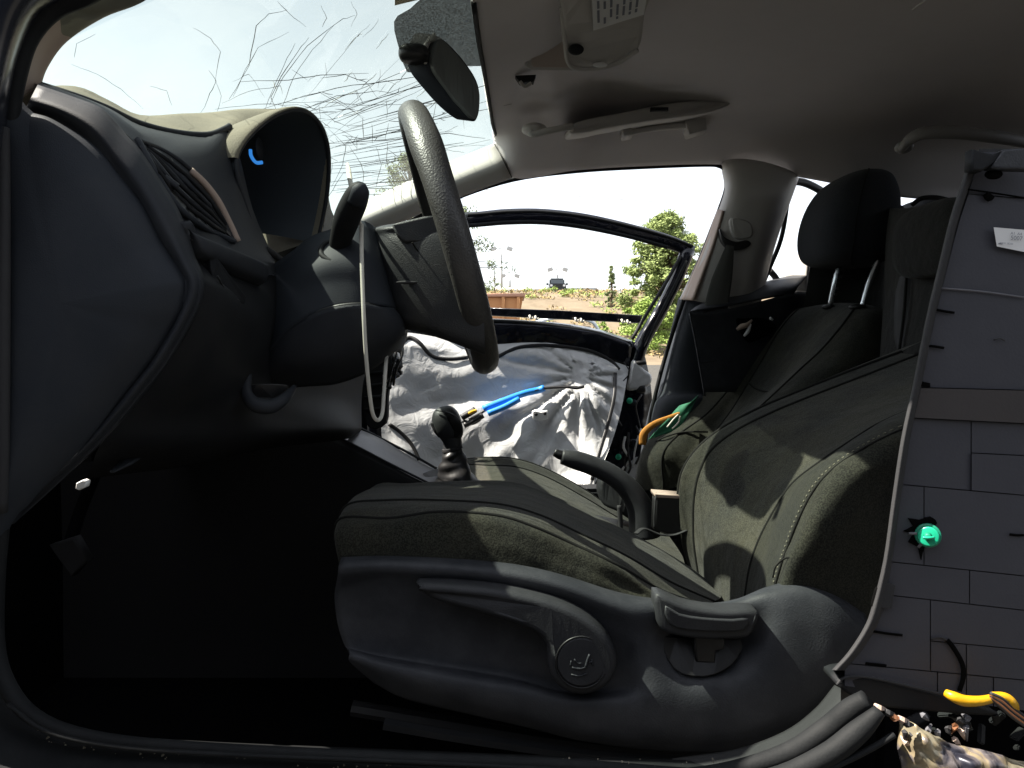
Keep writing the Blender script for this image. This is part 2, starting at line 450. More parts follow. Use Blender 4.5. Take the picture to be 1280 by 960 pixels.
# roof lining -------------------------------------------------------
def ceil_z(x, y):
    z = .60 - .05 * max(0, x - .3) ** 1.5 - .055 * (2.0 - y)
    if x < .15: z -= (.15 - x) * .16
    return CZ + z
rail = [(620, 182, 1.99), (640, 222, 1.97), (720, 213, 1.99), (800, 208, 2.0), (905, 206, 2.0), (985, 219, 2.0), (1060, 233, 1.98), (1130, 247, 1.96), (1195, 250, 1.94), (1300, 262, 1.9)]
hdr = [(617, 179), (614, 150), (606, 100), (597, 50), (590, 0), (583, -60), (576, -130), (566, -230)]
hrow = [W(*q) + INW * .004 for q in hdr]
rows = [hrow]
ys = [v.y for v in hrow]
for k, (px, py, y) in enumerate(rail[1:]):
    e = P(px, py, y); x = e.x
    if k == 0:
        r_ = []
        for q, yy in enumerate(ys):
            if q == 0: r_.append(e)
            else:
                xx = hrow[q].x + .09
                r_.append(Vector((xx, yy - .03, max(hrow[q].z + .028, hrow[q].z))))
        rows.append(r_); continue
    r_ = [e, Vector((x, 1.93, e.z + .045)), Vector((x, 1.82, ceil_z(x, 1.82) - .02))]
    for yy in (1.6, 1.35, 1.1, .9, .74):
        r_.append(Vector((x, yy, ceil_z(x, yy) - (.05 if yy < .8 else 0))))
    rows.append(r_)
g_roof = grid(rows, 6, 5)
roof = skin('roof_lining', g_roof, M['liner'], car, thick=.02, offset=1)
# roof metal above it, keeps the cabin in the shade
ob = box('roof_panel', (.72, 1.33, CZ + .68), (1.5, 1.5, .01), M['paint'], car)
ob2 = patch('header_rail', [[hrow[0] + Vector((0, 0, .015)), hrow[4] + Vector((0, 0, .015)), hrow[7] + Vector((0, -.1, .015))],
                            [hrow[0] + Vector((.09, .02, .08)), hrow[4] + Vector((.09, 0, .08)), hrow[7] + Vector((.09, -.1, .09))]], M['paint'], car, thick=.004)

# dirt crumbs lying on the sill
rq = random.Random(77); av, af = [], []
for k in range(90):
    px = rq.uniform(40, 900); u = (px - 40) / 860
    p = P(px, 906 + 44 * min(1, u * 3.2) ** .6 + rq.uniform(-3, 12), .60); r_ = rq.uniform(.0004, .0013)
    o_ = len(av); av += [p + Vector((r_, 0, 0)), p + Vector((-r_ * .6, 0, r_)), p + Vector((-r_ * .5, -r_, -r_ * .4)), p + Vector((0, r_, -r_))]
    af += [(o_, o_ + 1, o_ + 2), (o_, o_ + 2, o_ + 3), (o_, o_ + 3, o_ + 1), (o_ + 1, o_ + 3, o_ + 2)]
tag(mesh('dirt_crumbs', av, af, M['dashtop'], car, False), kind='stuff')
# passenger A-pillar trim --------------------------------------------
patch('pillar_trim', [
    [(392, 281, 1.99), (410, 300, 1.93), (445, 318, 1.96)],
    [(440, 258, 1.99), (455, 274, 1.93), (480, 290, 1.96)],
    [(500, 231, 1.99), (515, 248, 1.93), (535, 263, 1.96)],
    [(560, 203, 1.99), (572, 223, 1.93), (590, 241, 1.96)],
    [(618, 179, 1.985), (630, 200, 1.935), (640, 223, 1.965)]], M['pillar'], car, thick=.012)
tube('pillar_seam', [(618, 180, 1.975), (628, 198, 1.925), (640, 222, 1.955)], .0012, M['blackp'], car, n=6)
tube('glass_seal', [W(396, 280) + INW * .006, W(440, 259) + INW * .006, W(500, 232) + INW * .006, W(560, 205) + INW * .006, W(616, 180) + INW * .006] +
     [W(*q) + INW * .006 for q in hdr[1:5]], .004, M['rubber'], car, n=8)
# weather seal round the far door opening
tube('door_seal', [(440, 322, 2.0), (500, 284, 2.0), (565, 250, 2.0), (640, 225, 2.0), (720, 214, 2.01), (800, 209, 2.01), (880, 206, 2.01), (900, 208, 2.01), (909, 216, 2.01), (909, 232, 2.01), (897, 268, 2.01), (880, 312, 2.01), (858, 366, 2.01), (838, 425, 2.01), (820, 490, 2.01), (805, 570, 2.01), (800, 640, 2.01)],
     PX(2.6, 2.0), M['rubber'], car, n=8)
# passenger B-pillar --------------------------------------------------
patch('centre_pillar_trim', [
    [(906, 208, 2.02), (912, 200, 1.97), (945, 202, 1.95), (985, 214, 1.97), (994, 222, 2.03)],
    [(909, 238, 2.02), (918, 236, 1.96), (948, 240, 1.945), (974, 246, 1.96), (984, 250, 2.03)],
    [(892, 285, 2.02), (903, 286, 1.96), (936, 290, 1.945), (957, 295, 1.96), (967, 298, 2.03)],
    [(872, 335, 2.02), (884, 336, 1.96), (920, 340, 1.945), (943, 343, 1.96), (954, 346, 2.03)],
    [(853, 376, 2.02), (868, 376, 1.96), (905, 384, 1.945), (930, 388, 1.96), (944, 390, 2.03)]], M['pillar'], car, thick=.01)
patch('centre_pillar_edge', [
    [(899, 262, 2.0), (906, 264, 1.955)], [(884, 305, 2.0), (894, 305, 1.95)], [(867, 345, 2.0), (880, 344, 1.945)], [(854, 375, 2.0), (868, 376, 1.94)]], M['pillartan'], car, thick=.006)
patch('lower_pillar_trim', [
    [(852, 373, 2.065), (866, 372, 2.010), (884, 374, 2.000), (905, 378, 2.015), (915, 380, 2.075)],
    [(840, 425, 2.065), (851, 424, 2.005), (872, 424, 1.995), (890, 424, 2.015), (905, 425, 2.075)],
    [(822, 492, 2.065), (835, 490, 2.000), (862, 488, 1.985), (880, 488, 2.005), (890, 488, 2.075)],
    [(816, 512, 2.055), (828, 508, 1.975), (858, 506, 1.955), (880, 506, 1.975), (890, 506, 2.075)],
    [(806, 560, 2.065), (818, 558, 1.985), (850, 556, 1.965), (880, 556, 1.975), (890, 556, 2.075)],
    [(798, 640, 2.065), (812, 640, 1.985), (850, 640, 1.965), (880, 640, 1.975), (890, 640, 2.075)]], M['dash'], car, thick=.01)

# rear part of the cabin ---------------------------------------------
tube('rear_door_frame', [(986, 226, 2.1), (1004, 228, 2.12), (1022, 236, 2.14), (1036, 246, 2.16), (1060, 262, 2.2)], PX(5, 2.1), M['blackp'], car, flat=.6, flat_dir=(0, 1, 0))
tube('rear_window_seal', [(985, 228, 2.06), (983, 262, 2.06), (976, 300, 2.06), (962, 335, 2.06), (948, 368, 2.06)], PX(2.8, 2.06), M['rubber'], car)
patch('rear_side_trim', [
    [(1040, 240, 2.2), (1075, 262, 2.15), (1120, 262, 2.1), (1160, 250, 2.0), (1240, 255, 1.9)],
    [(1020, 300, 2.2), (1070, 330, 2.15), (1120, 330, 2.1), (1160, 320, 2.0), (1240, 320, 1.9)],
    [(990, 350, 2.2), (1050, 380, 2.15), (1100, 380, 2.1), (1160, 380, 2.0), (1240, 400, 1.9)],
    [(960, 420, 2.2), (1050, 440, 2.15), (1100, 440, 2.1), (1160, 460, 2.0), (1240, 480, 1.9)]], M['dashdark'], car, thick=.02)
patch('quarter_trim', [[(996, 318, 2.14), (1003, 322, 2.12), (1012, 330, 2.1)], [(985, 338, 2.14), (998, 345, 2.12), (1010, 350, 2.1)], [(975, 352, 2.14), (990, 362, 2.12), (1010, 365, 2.1)]], M['pillar'], car, thick=.01)
tube('quarter_seal', [(962, 338, 2.1), (970, 348, 2.1), (976, 362, 2.1)], PX(4, 2.1), M['lip'], car)
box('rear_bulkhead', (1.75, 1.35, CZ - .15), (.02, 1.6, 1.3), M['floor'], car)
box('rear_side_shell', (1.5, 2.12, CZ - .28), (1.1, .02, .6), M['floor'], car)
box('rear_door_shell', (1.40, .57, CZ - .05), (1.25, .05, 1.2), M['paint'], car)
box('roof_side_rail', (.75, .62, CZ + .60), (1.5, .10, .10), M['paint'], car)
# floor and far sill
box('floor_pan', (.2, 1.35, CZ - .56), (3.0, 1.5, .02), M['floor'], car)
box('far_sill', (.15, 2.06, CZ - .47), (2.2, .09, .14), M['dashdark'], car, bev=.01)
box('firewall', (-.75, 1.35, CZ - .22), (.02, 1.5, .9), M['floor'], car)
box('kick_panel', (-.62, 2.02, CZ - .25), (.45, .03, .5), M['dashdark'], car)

# driver A-pillar, near the camera ------------------------------------
YN = .66
patch('near_pillar_trim', [
    [(250, -60, .70), (225, -45, .685), (190, -45, YN)],
    [(186, -2, .70), (150, -4, .685), (112, -6, YN)],
    [(130, 22, .70), (100, 22, .685), (68, 24, YN)],
    [(84, 52, .70), (62, 56, .685), (42, 62, YN)],
    [(60, 84, .70), (46, 88, .685), (31, 98, YN)],
    [(50, 112, .70), (40, 114, .685), (26, 125, YN)]], M['pillartan'], car, thick=.006, nr=6)
tube('near_door_seal', [(180, -60, .62), (112, -14, .62), (66, 8, .62), (36, 44, .62), (22, 92, .62), (14, 150, .62), (6, 230, .62), (4, 330, .62), (4, 460, .62), (4, 600, .62), (2, 660, .62), (-4, 720, .62), (-6, 800, .62), (6, 852, .61), (42, 896, .60), (110, 921, .60), (230, 934, .60), (480, 947, .60), (700, 956, .60), (860, 968, .60)],
     [PX(r, .6) for r in (16, 16, 15, 13, 11, 9, 9, 9, 9, 9, 9, 10, 11, 11, 10, 9, 8, 8, 8, 8)], M['rubber'], car, n=12)
patch('near_pillar_skin', [
    [(190, -120, .62), (100, -80, .58), (-60, -60, .56)],
    [(95, -8, .62), (40, -20, .57), (-60, -10, .56)],
    [(50, 20, .62), (10, 40, .57), (-80, 60, .56)],
    [(18, 100, .62), (-6, 120, .57), (-90, 130, .56)],
    [(6, 230, .62), (-16, 240, .58), (-90, 250, .56)],
    [(-2, 500, .62), (-22, 500, .6), (-90, 500, .58)],
    [(-6, 700, .62), (-22, 700, .6), (-90, 700, .58)],
    [(-8, 830, .62), (-30, 850, .6), (-90, 900, .58)]], M['paint'], car, thick=.01)
tube('wiring_seal', [(4, 160, .605), (5, 260, .6), (5, 400, .6), (4, 560, .6), (2, 640, .605)], PX(7, .6), M['lip'], car, n=10)
# sill: inner trim, seal lip and painted sill
patch('sill_trim', [
    [(-20, 820, .66), (-40, 860, .62), (-60, 950, .56)],
    [(14, 868, .66), (2, 900, .61), (-20, 990, .56)],
    [(90, 910, .66), (80, 930, .61), (70, 1000, .56)],
    [(230, 925, .66), (230, 942, .61), (230, 1010, .56)],
    [(480, 936, .66), (480, 956, .61), (480, 1020, .56)],
    [(700, 945, .66), (700, 966, .61), (700, 1030, .56)],
    [(900, 952, .66), (900, 975, .61), (900, 1040, .56)],
    [(1010, 960, .66), (1010, 985, .61), (1010, 1050, .56)]], M['rubber'], car, thick=.01)
tube('sill_bead', [(10, 880, .59), (60, 915, .58), (150, 934, .58), (300, 944, .58), (480, 951, .58), (700, 962, .58)], PX(3, .58), M['rubber'], car, n=8)
# B-pillar foot at the right: curved seal and plastic strips
patch('sill_end_trim', [
    [(840, 948, .67), (845, 966, .64), (850, 985, .63)],
    [(920, 936, .67), (926, 952, .64), (930, 975, .63)],
    [(980, 914, .67), (990, 930, .64), (1000, 950, .63)],
    [(1018, 886, .67), (1030, 898, .64), (1040, 920, .63)],
    [(1043, 856, .67), (1056, 864, .65), (1066, 880, .64)]], M['lip'], car, thick=.006)
tube('torn_door_seal', [(800, 975, .59), (900, 966, .59), (980, 944, .59), (1030, 914, .59), (1062, 888, .585), (1084, 874, .58)], [PX(r, .59) for r in (9, 11, 13, 14, 14, 12)], M['rubber'], car, n=14)
tube('torn_seal_lip', [(850, 985, .57), (960, 974, .57), (1030, 946, .57), (1072, 915, .57), (1100, 888, .57)], [PX(r, .57) for r in (9, 12, 14, 14, 8)], M['rubber'], car, n=14)
tube('torn_seal_fin', [(1000, 975, .565), (1050, 955, .565), (1090, 935, .565), (1118, 918, .565)], PX(4, .57), M['rubber'], car, n=8)

# windshield with its cracks ------------------------------------------
wo = [(392, 284), (500, 238), (617, 179), (606, 100), (590, 0), (576, -130), (566, -230), (300, -130), (140, -40), (60, 30), (20, 100), (18, 150), (60, 165), (170, 190), (300, 215)]
pts = [W(*q) for q in wo]
bm = bmesh.new(); vs = [bm.verts.new(p) for p in pts]; f = bm.faces.new(vs); bmesh.ops.triangulate(bm, faces=[f])
me = bpy.data.meshes.new('windshield'); bm.to_mesh(me); bm.free()
wind = link('windshield', me, M['glass'], car, False)
wind['label'] = 'cracked and dusty tinted windshield'
rc = random.Random(11)
def crack_line(poly, w=.0008, jit=.55, seg=5, mat='crack', off=.002):
    pts2 = []
    for a, b in zip(poly, poly[1:]):
        for k in range(seg):
            t = k / seg
            pts2.append((a[0] + (b[0] - a[0]) * t + rc.uniform(-jit, jit), a[1] + (b[1] - a[1]) * t + rc.uniform(-jit, jit)))
    pts2.append(poly[-1])
    path = [W(*q) + INW * off for q in pts2]
    n = len(path)
    return tube_data(path, [w * path[i].y * (1 - .55 * abs(2 * i / (n - 1) - 1) ** 2) * rc.uniform(.7, 1.2) for i in range(n)], 4)
lines = [
    [(345, 135), (338, 120), (350, 95), (372, 62), (385, 45)], [(352, 133), (366, 95), (390, 60), (418, 28)], [(378, 125), (420, 75), (447, 42), (462, 28)],
    [(330, 135), (345, 98), (358, 70), (368, 52)], [(336, 130), (352, 95), (383, 55), (428, 22), (443, 17)],
    [(290, 120), (306, 85), (322, 58), (360, 38)], [(286, 122), (310, 80), (320, 30), (335, 15), (358, 10)], [(250, 140), (262, 115), (270, 100), (260, 86)], [(270, 140), (276, 118), (268, 98)],
    [(276, 128), (310, 112), (350, 106), (352, 116)], [(268, 135), (320, 128), (372, 130), (420, 140)], [(300, 100), (360, 98), (400, 92), (460, 90)],
    [(360, 140), (430, 118), (500, 90), (546, 60)], [(396, 165), (430, 135), (470, 100), (498, 72)], [(402, 178), (450, 140), (490, 128), (530, 108)],
    [(405, 170), (460, 158), (520, 138), (560, 118), (592, 104)], [(405, 186), (470, 170), (540, 150), (598, 132)], [(410, 178), (450, 176), (500, 172), (560, 166), (606, 172)],
    [(410, 196), (460, 188), (520, 180), (576, 181), (606, 181)], [(412, 206), (450, 205), (500, 196), (560, 186), (580, 190)], [(410, 216), (440, 214), (490, 210)],
    [(408, 228), (440, 222), (480, 216)], [(322, 137), (380, 118), (440, 105), (500, 98), (560, 85), (590, 82)], [(345, 128), (400, 125), (450, 130), (520, 128), (570, 130)],
    [(380, 135), (420, 118), (470, 112), (500, 118)], [(365, 122), (400, 115), (455, 146)], [(402, 150), (440, 142), (460, 130), (500, 122)],
    [(402, 158), (425, 160), (440, 170), (430, 180)], [(410, 160), (432, 182), (428, 205), (414, 232)], [(436, 182), (448, 200), (455, 215), (452, 236)],
    [(470, 182), (476, 205), (470, 232)], [(484, 176), (482, 200), (492, 222), (490, 240)], [(455, 150), (430, 128), (410, 118)],
    [(420, 240), (470, 228), (520, 205)], [(404, 256), (416, 236), (428, 216)], [(404, 244), (412, 225), (416, 200)], [(438, 32), (446, 16), (438, 0)],
    [(452, 45), (468, 30), (472, 22)], [(345, 0), (360, 14), (382, 32)], [(88, 78), (120, 90), (150, 110), (178, 134)], [(92, 70), (95, 52), (118, 40)], [(186, 105), (208, 112), (214, 130)],
    [(240, 32), (262, 45), (275, 62), (268, 100)], [(410, 170), (400, 150), (380, 136), (350, 130)], [(380, 140), (400, 133), (440, 128), (452, 122)],
    [(330, 120), (310, 90), (290, 100)], [(470, 120), (455, 100), (430, 92), (400, 96)], [(500, 150), (520, 140), (545, 142)], [(500, 168), (512, 176), (515, 196)],
    [(545, 128), (540, 150), (548, 172), (560, 200)], [(560, 95), (575, 120), (580, 160)], [(405, 140), (418, 150), (436, 158)], [(400, 4), (408, 20), (402, 32)]]
for k in range(34):                                            # fine concentric arcs near the impact
    x0 = rc.uniform(404, 470); y0 = 132 + k * 3.3; ln = rc.uniform(40, 170)
    sl = -.35 + .012 * k + rc.uniform(-.12, .08)
    lines.append([(x0, y0), (x0 + ln * .5, y0 + ln * .5 * sl + rc.uniform(-3, 3)), (x0 + ln, y0 + ln * sl)])
for k in range(60):                                            # short splinters
    x0 = rc.uniform(355, 560); y0 = rc.uniform(95, 200); a = rc.uniform(-2.6, .5); ln = rc.uniform(6, 26)
    lines.append([(x0, y0), (x0 + ln * math.cos(a), y0 + ln * math.sin(a))])
av, af = [], []
for ln in lines:
    v, f_ = crack_line(ln, rc.uniform(.00026, .0005), jit=.8, seg=3); o = len(av); av += v; af += [tuple(i + o for i in q) for q in f_]
tag(mesh('crack', av, af, M['crack'], car, False), kind='stuff')
av, af = [], []
for ln in [[(430, 60), (447, 42), (452, 40)], [(400, 150), (412, 158)], [(380, 128), (396, 138)], [(452, 108), (470, 90)], [(496, 100), (480, 118)], [(560, 92), (530, 105)], [(340, 100), (345, 110)], [(404, 172), (414, 178)],
           [(430, 100), (440, 88)], [(520, 120), (545, 100)], [(470, 60), (485, 40)], [(400, 135), (420, 122), (446, 112)], [(500, 96), (512, 84)]]:
    v, f_ = crack_line(ln, .0006, .8, 4); o = len(av); av += v; af += [tuple(i + o for i in q) for q in f_]
tag(mesh('crack_glint', av, af, M['crackw'], car, False), kind='stuff')
# dotted band behind the mirror, with the mirror bracket on it
fp = [W(*q) + INW * .001 for q in [(492, 26), (512, 10), (535, -6), (585, -6), (592, 22), (600, 62), (604, 80), (588, 82), (560, 82), (515, 90), (506, 84), (499, 62)]]
fp = cr(fp, 3, True)
mesh('frit_band', fp, [tuple(range(len(fp)))], M['frit'], car, False)
fp = [W(*q) + INW * .001 for q in [(493, -4), (493, 6), (522, -1), (522, -6)]]
mesh('glass_sticker', fp, [(0, 1, 2, 3)], simple('sticker_paper', (.5, .46, .32), .7), car, False)

# far sun visor and near sun visor, overhead console, hooks -----------
v1_ = v1 = thing('sun_visor', 'grey driver sun visor with a white printed warning label', 'sun visor')
prism('visor_board', [(700, -40, 1.06), (703, 20, 1.10), (706, 60, 1.16), (712, 84, 1.2), (738, 86, 1.22), (770, 80, 1.21), (798, 64, 1.18), (806, 20, 1.12), (816, -40, 1.06)], .02, M['visor'], v1, bev=.006, shift=(0, .3, 1))
lb = [P(738, -30, 1.04), P(741, 37, 1.125), P(804, 17, 1.10), P(812, -30, 1.04)]
for p in lb: p.y -= .006; p.z -= .004
mesh('warning_label', lb, [(0, 1, 2, 3)], M['label'], v1, False)
def lbp(u, v):
    p = (lb[0] * (1 - v) + lb[1] * v) * (1 - u) + (lb[3] * (1 - v) + lb[2] * v) * u
    return p + (CAMP - p).normalized() * .0025
for i in range(7):
    v0 = .04
    while v0 < .9 - i * .01:
        ve = min(v0 + rc.uniform(.10, .26), .94 - i * .012); u0 = .09 + i * .12
        if rc.random() > .15: mesh('print_line', [lbp(u0, v0), lbp(u0 + .045, v0), lbp(u0 + .045, ve), lbp(u0, ve)], [(0, 1, 2, 3)], M['inkblue'], v1_, False)
        v0 = ve + .03
tube('visor_edge', [(702, 10, 1.1), (706, 50, 1.14), (713, 82, 1.19), (742, 86, 1.21), (772, 79, 1.2), (797, 63, 1.17)], .0035, M['visor'], v1)
blob('visor_clip', P(720, 62, 1.15), (.012, .008, .008), M['dashdark'], v1)
blob('torn_foam', P(750, 81, 1.19), (.012, .004, .004), M['label'], v1)
v2 = thing('sun_visor', 'folded grey passenger sun visor seen edge-on above the far window', 'sun visor')
prism('visor_board', [(712, 166, 1.72), (722, 152, 1.73), (780, 140, 1.74), (850, 127, 1.76), (905, 126, 1.78), (912, 131, 1.78), (880, 142, 1.76), (820, 150, 1.75), (760, 160, 1.73), (730, 166, 1.72)], .16, M['visor'], v2, bev=.008, shift=(0, .97, .18))
tube('visor_rod', [(662, 165, 1.7), (668, 168, 1.7), (690, 163, 1.7), (716, 158, 1.71)], PX(4.5, 1.7), M['visor'], v2)
blob('rod_base', P(668, 162, 1.75), (.03, .03, .014), M['visor'], v2)
box('visor_clip', P(824, 137, 1.72), (.04, .01, .008), M['dashdark'], v2)
g1 = thing('grab_handle', 'folded grey grab handle above the passenger window', 'grab handle')
prism('handle_end', [(778, 160, 1.86), (790, 158, 1.86), (792, 168, 1.86), (780, 170, 1.86)], .05, M['visor'], g1, bev=.004, smooth_out=1)
prism('handle_end', [(856, 150, 1.86), (882, 144, 1.86), (884, 162, 1.86), (862, 168, 1.86)], .05, M['visor'], g1, bev=.004, smooth_out=1)
tube('handle_bar', [(785, 166, 1.87), (820, 160, 1.885), (868, 156, 1.87)], .008, M['visor'], g1)
g2 = thing('grab_handle', 'dark grey roof grab handle behind the front seats at upper right', 'grab handle')
tube('handle_bar', [(1128, 186, 1.45), (1138, 174, 1.42), (1158, 166, 1.40), (1200, 166, 1.39), (1250, 172, 1.40), (1290, 180, 1.44)], [.008, .011, .012, .012, .012, .01], M['handle'], g2, flat=.8, flat_dir=(0, 1, 0))
blob('handle_foot', P(1130, 184, 1.47), (.016, .02, .012), M['handle'], g2)
oc = thing('overhead_console', 'grey overhead console with a square map light by the header', 'overhead console')
prism('console_frame', [(656, 28, 1.32), (664, 24, 1.31), (735, 24, 1.31), (738, 90, 1.4), (664, 90, 1.4), (656, 84, 1.39)], .05, M['visor'], oc, bev=.006, shift=(0, .35, 1), smooth_out=1)
prism('map_light', [(664, 34, 1.318), (668, 31, 1.315), (730, 31, 1.315), (732, 85, 1.385), (668, 85, 1.385), (664, 82, 1.382)], .01, M['mapl'], oc, bev=.002, shift=(0, .35, 1), smooth_out=1)
hk = thing('visor_hook', 'broken dark visor hook hanging below the overhead console', 'hook')
prism('hook_plate', [(644, 94, 1.45), (670, 93, 1.45), (667, 102, 1.46), (650, 103, 1.46)], .02, M['dashdark'], hk, bev=.002, smooth_out=1)
tube('hook_tab', [(650, 102, 1.45), (656, 108, 1.45), (664, 104, 1.45)], .0035, M['visor'], hk)
tube('headliner_crease', [(1140, 12, .95), (1152, 4, .945), (1160, -2, .94)], .0012, M['visor'], car)

# ================================================================== rear-view mirror
rm = thing('rear_view_mirror', 'rear-view mirror on a black bracket at the cracked windshield', 'mirror')
prism('mirror_housing', [(543, 43, 1.12), (535, 54, 1.11), (530, 68, 1.10), (534, 90, 1.10), (552, 114, 1.11), (572, 136, 1.12), (591, 151, 1.13), (598, 150, 1.135), (602, 134, 1.14), (600, 106, 1.14), (586, 81, 1.135), (562, 54, 1.125)], .035, M['dash'], rm, bev=.006, shift=(-.9, .3, .2))
prism('mirror_glass', [(550, 48, 1.115), (544, 60, 1.107), (541, 74, 1.102), (545, 90, 1.102), (562, 115, 1.112), (580, 135, 1.118), (595, 149, 1.127), (600, 130, 1.134), (598, 108, 1.134), (583, 82, 1.13), (566, 62, 1.12)], .01, M['mirrorglass'], rm, bev=.0015, shift=(-.9, .3, .2))
tube('mirror_rim', [(543, 43, 1.116), (533, 56, 1.106), (530, 70, 1.098), (532, 80, 1.098)], [.003, .004, .004, .002], M['pillar'], rm)
blob('bracket', W(513, 58) + INW * .012, (.022, .02, .012), M['blackp'], rm, power=.7)
tube('bracket_arm', [W(520, 60) + INW * .02, P(530, 66, 1.1), P(540, 72, 1.12)], .005, M['blackp'], rm)

# ================================================================== DASHBOARD
da = thing('dashboard', 'dark plastic dashboard with side air vent and gauge hood', 'dashboard')
ECP = cr([P(*q) for q in [(31, 136, .62), (62, 147, .62), (109, 178, .622), (141, 216, .624), (172, 256, .626), (194, 297, .628), (210, 320, .629), (225, 340, .63), (231, 357, .63), (224, 388, .63), (208, 416, .63), (187, 447, .628), (140, 505, .625), (97, 557, .62), (50, 605, .615), (12, 645, .61), (-30, 660, .61), (-30, 130, .62)]], 5, True)
ecc = P(90, 380, .62)
skin('end_cap', [[p + (ecc - p) * t + Vector((0, .012 - .016 * math.sqrt(min(1, t / .22)) - .012 * math.sin(min(1, t) * math.pi / 2), 0)) for p in ECP + ECP[:1]] for t in (0, .006, .02, .05, .09, .14, .2, .3, .45, .62, .8, 1)], M['dash'], da)
# shell band behind the end cap
band = [((47, 106), (31, 137)), ((94, 122), (66, 148)), ((126, 135), (109, 176)), ((152, 162), (141, 214)), ((176, 188), (158, 236)), ((201, 226), (173, 256)), ((226, 268), (194, 296)), ((244, 320), (222, 338)), ((256, 352), (231, 358)), ((248, 388), (224, 386)), ((219, 441), (190, 446)), ((190, 482), (160, 483)), ((162, 516), (130, 520)), ((125, 557), (95, 558)), ((76, 600), (45, 606)), ((20, 642), (0, 648))]
patch('side_shell', [[P(b[0], b[1], .64), P((a[0] * .45 + b[0] * .55), (a[1] * .45 + b[1] * .55), .631), P(a[0], a[1], .655)] for a, b in band], M['dash2'], da, nr=4, nc=4, thick=-.01)
# upper face between shell and gauge hood; columns left(lower) to lip
UFR = [
    [(47, 106, .655), (50, 104, .68), (52, 104, .72)],
    [(94, 122, .655), (96, 120, .68), (98, 118, .74)],
    [(126, 135, .655), (134, 137, .69), (137, 134, .76)],
    [(152, 162, .655), (168, 160, .70), (175, 156, .79)],
    [(168, 178, .66), (200, 178, .74), (219, 166, .83)],
    [(186, 204, .665), (228, 196, .76), (259, 170, .86)],
    [(206, 234, .67), (262, 226, .79), (286, 160, .89)],
    [(226, 268, .68), (288, 262, .81), (300, 198, .90)],
    [(240, 298, .685), (304, 296, .82), (316, 262, .91)],
    [(256, 312, .69), (318, 322, .825), (340, 318, .92)],
    [(262, 330, .70), (330, 344, .84), (348, 340, .92)]]
skin('upper_face', grid([[P(*q) for q in r] for r in UFR], 4, 6), M['dash2'], da)
UF = grid([[P(*q) for q in r] for r in UFR], 4, 6)
def on_surf(g_, pts_, o):
    out = []
    for a, b in pts_:
        best = None; q = (P(a, b, 1.0) - CAMP).normalized()
        for r in g_:
            for v_ in r:
                w_ = v_ - CAMP; k = w_.dot(q); d_ = (w_ - q * k).length
                if best is None or d_ < best[0]: best = (d_, k)
        out.append(CAMP + q * (best[1] - o))
    return out
# soft lip and dusty top pad up to the glass
lip = [(47, 106, .70), (94, 121, .71), (134, 136, .74), (175, 155, .79), (219, 166, .83), (259, 169, .86), (280, 162, .88), (287, 158, .89)]
tube('face_lip', lip, .004, M['dash2'], da, n=10)
padrows = []
for i, (a, b) in enumerate([((30, 100, .68), (20, 118)), ((94, 121, .71), (90, 108)), ((134, 136, .74), (134, 126)), ((175, 155, .79), (172, 144)), ((219, 166, .83), (225, 141)), ((259, 169, .86), (262, 139)), ((284, 163, .88), (300, 135)), ((290, 174, .88), (335, 134)), ((293, 186, .875), (348, 133)), ((302, 181, .866), (356, 133)), ((322, 158.5, .88), (364, 134)), ((347, 141.5, .908), (370, 135))]):
    A = P(*a); B = W(*b) - INW * .0 + Vector((0, 0, -.004))
    padrows.append([A, A * .5 + B * .5 + Vector((0, 0, .004)), B, B + Vector((-.05, .05, -.04))])
patch('top_pad', padrows, M['dashtop'], da, nr=4, nc=4)
patch('top_pad_far', [[W(340, 150) + Vector((0, 0, -.01)), W(400, 200) + Vector((0, 0, -.012)), W(400, 285) + Vector((0, 0, -.012))],
                      [P(380, 200, 1.1), P(400, 260, 1.4), P(430, 300, 1.95)], [P(390, 330, 1.1), P(420, 330, 1.4), P(450, 350, 1.95)]], M['dashdark'], da, thick=.01)
# air vent: dark cavity, slats, trim
co = cr([Vector((a, b, 0)) for a, b in [(173, 177), (196, 187), (222, 203), (250, 226), (272, 256), (289, 296), (268, 289), (248, 277), (224, 258), (204, 230), (188, 203)]], 3, True)
cvp = on_surf(UF, [(v.x, v.y) for v in co], .002)
cc_ = sum(cvp, Vector()) / len(cvp)
skin('vent_cavity', [[p + (cc_ - p) * t for p in cvp + cvp[:1]] for t in (0, .3, .6, .85, 1)], M['blackp'], da, smooth=False)
L_ = cr([Vector(q) for q in ((173, 177, 0), (188, 203, 0), (204, 230, 0), (224, 258, 0), (248, 277, 0), (268, 289, 0), (289, 296, 0))], 10)
U_ = cr([Vector(q) for q in ((173, 177, 0), (196, 187, 0), (222, 203, 0), (240, 217, 0), (256, 233, 0), (272, 256, 0), (289, 296, 0))], 10)
for i in range(5):
    t = (i + 1) / 6
    ln_ = [L_[k] * (1 - t) + U_[k] * t for k in range(6, 57, 10)]
    v, f_ = tube_data(on_surf(UF, [(q.x, q.y) for q in ln_], .005), .0024, 6)
    mesh('vent_slat', v, f_, M['dash2'] if i % 2 else M['dashdark'], da)
tube('vent_tab', on_surf(UF, [(205, 222), (214, 228), (222, 234)], .011), .0035, M['dash2'], da, n=8)
tube('vent_trim', on_surf(UF, [(238, 213), (255, 229), (272, 251), (286, 278), (297, 302)], .005), .0038, M['pillartan'], da, n=8)
tube('vent_rim', on_surf(UF, [(172, 175), (186, 201), (203, 231), (224, 260), (249, 280), (270, 292), (293, 302)], .003), .0032, M['dash'], da, n=8)
tube('vent_rim_top', on_surf(UF, [(172, 175), (196, 184), (224, 200), (246, 219)], .003), .0025, M['dash2'], da, n=8)
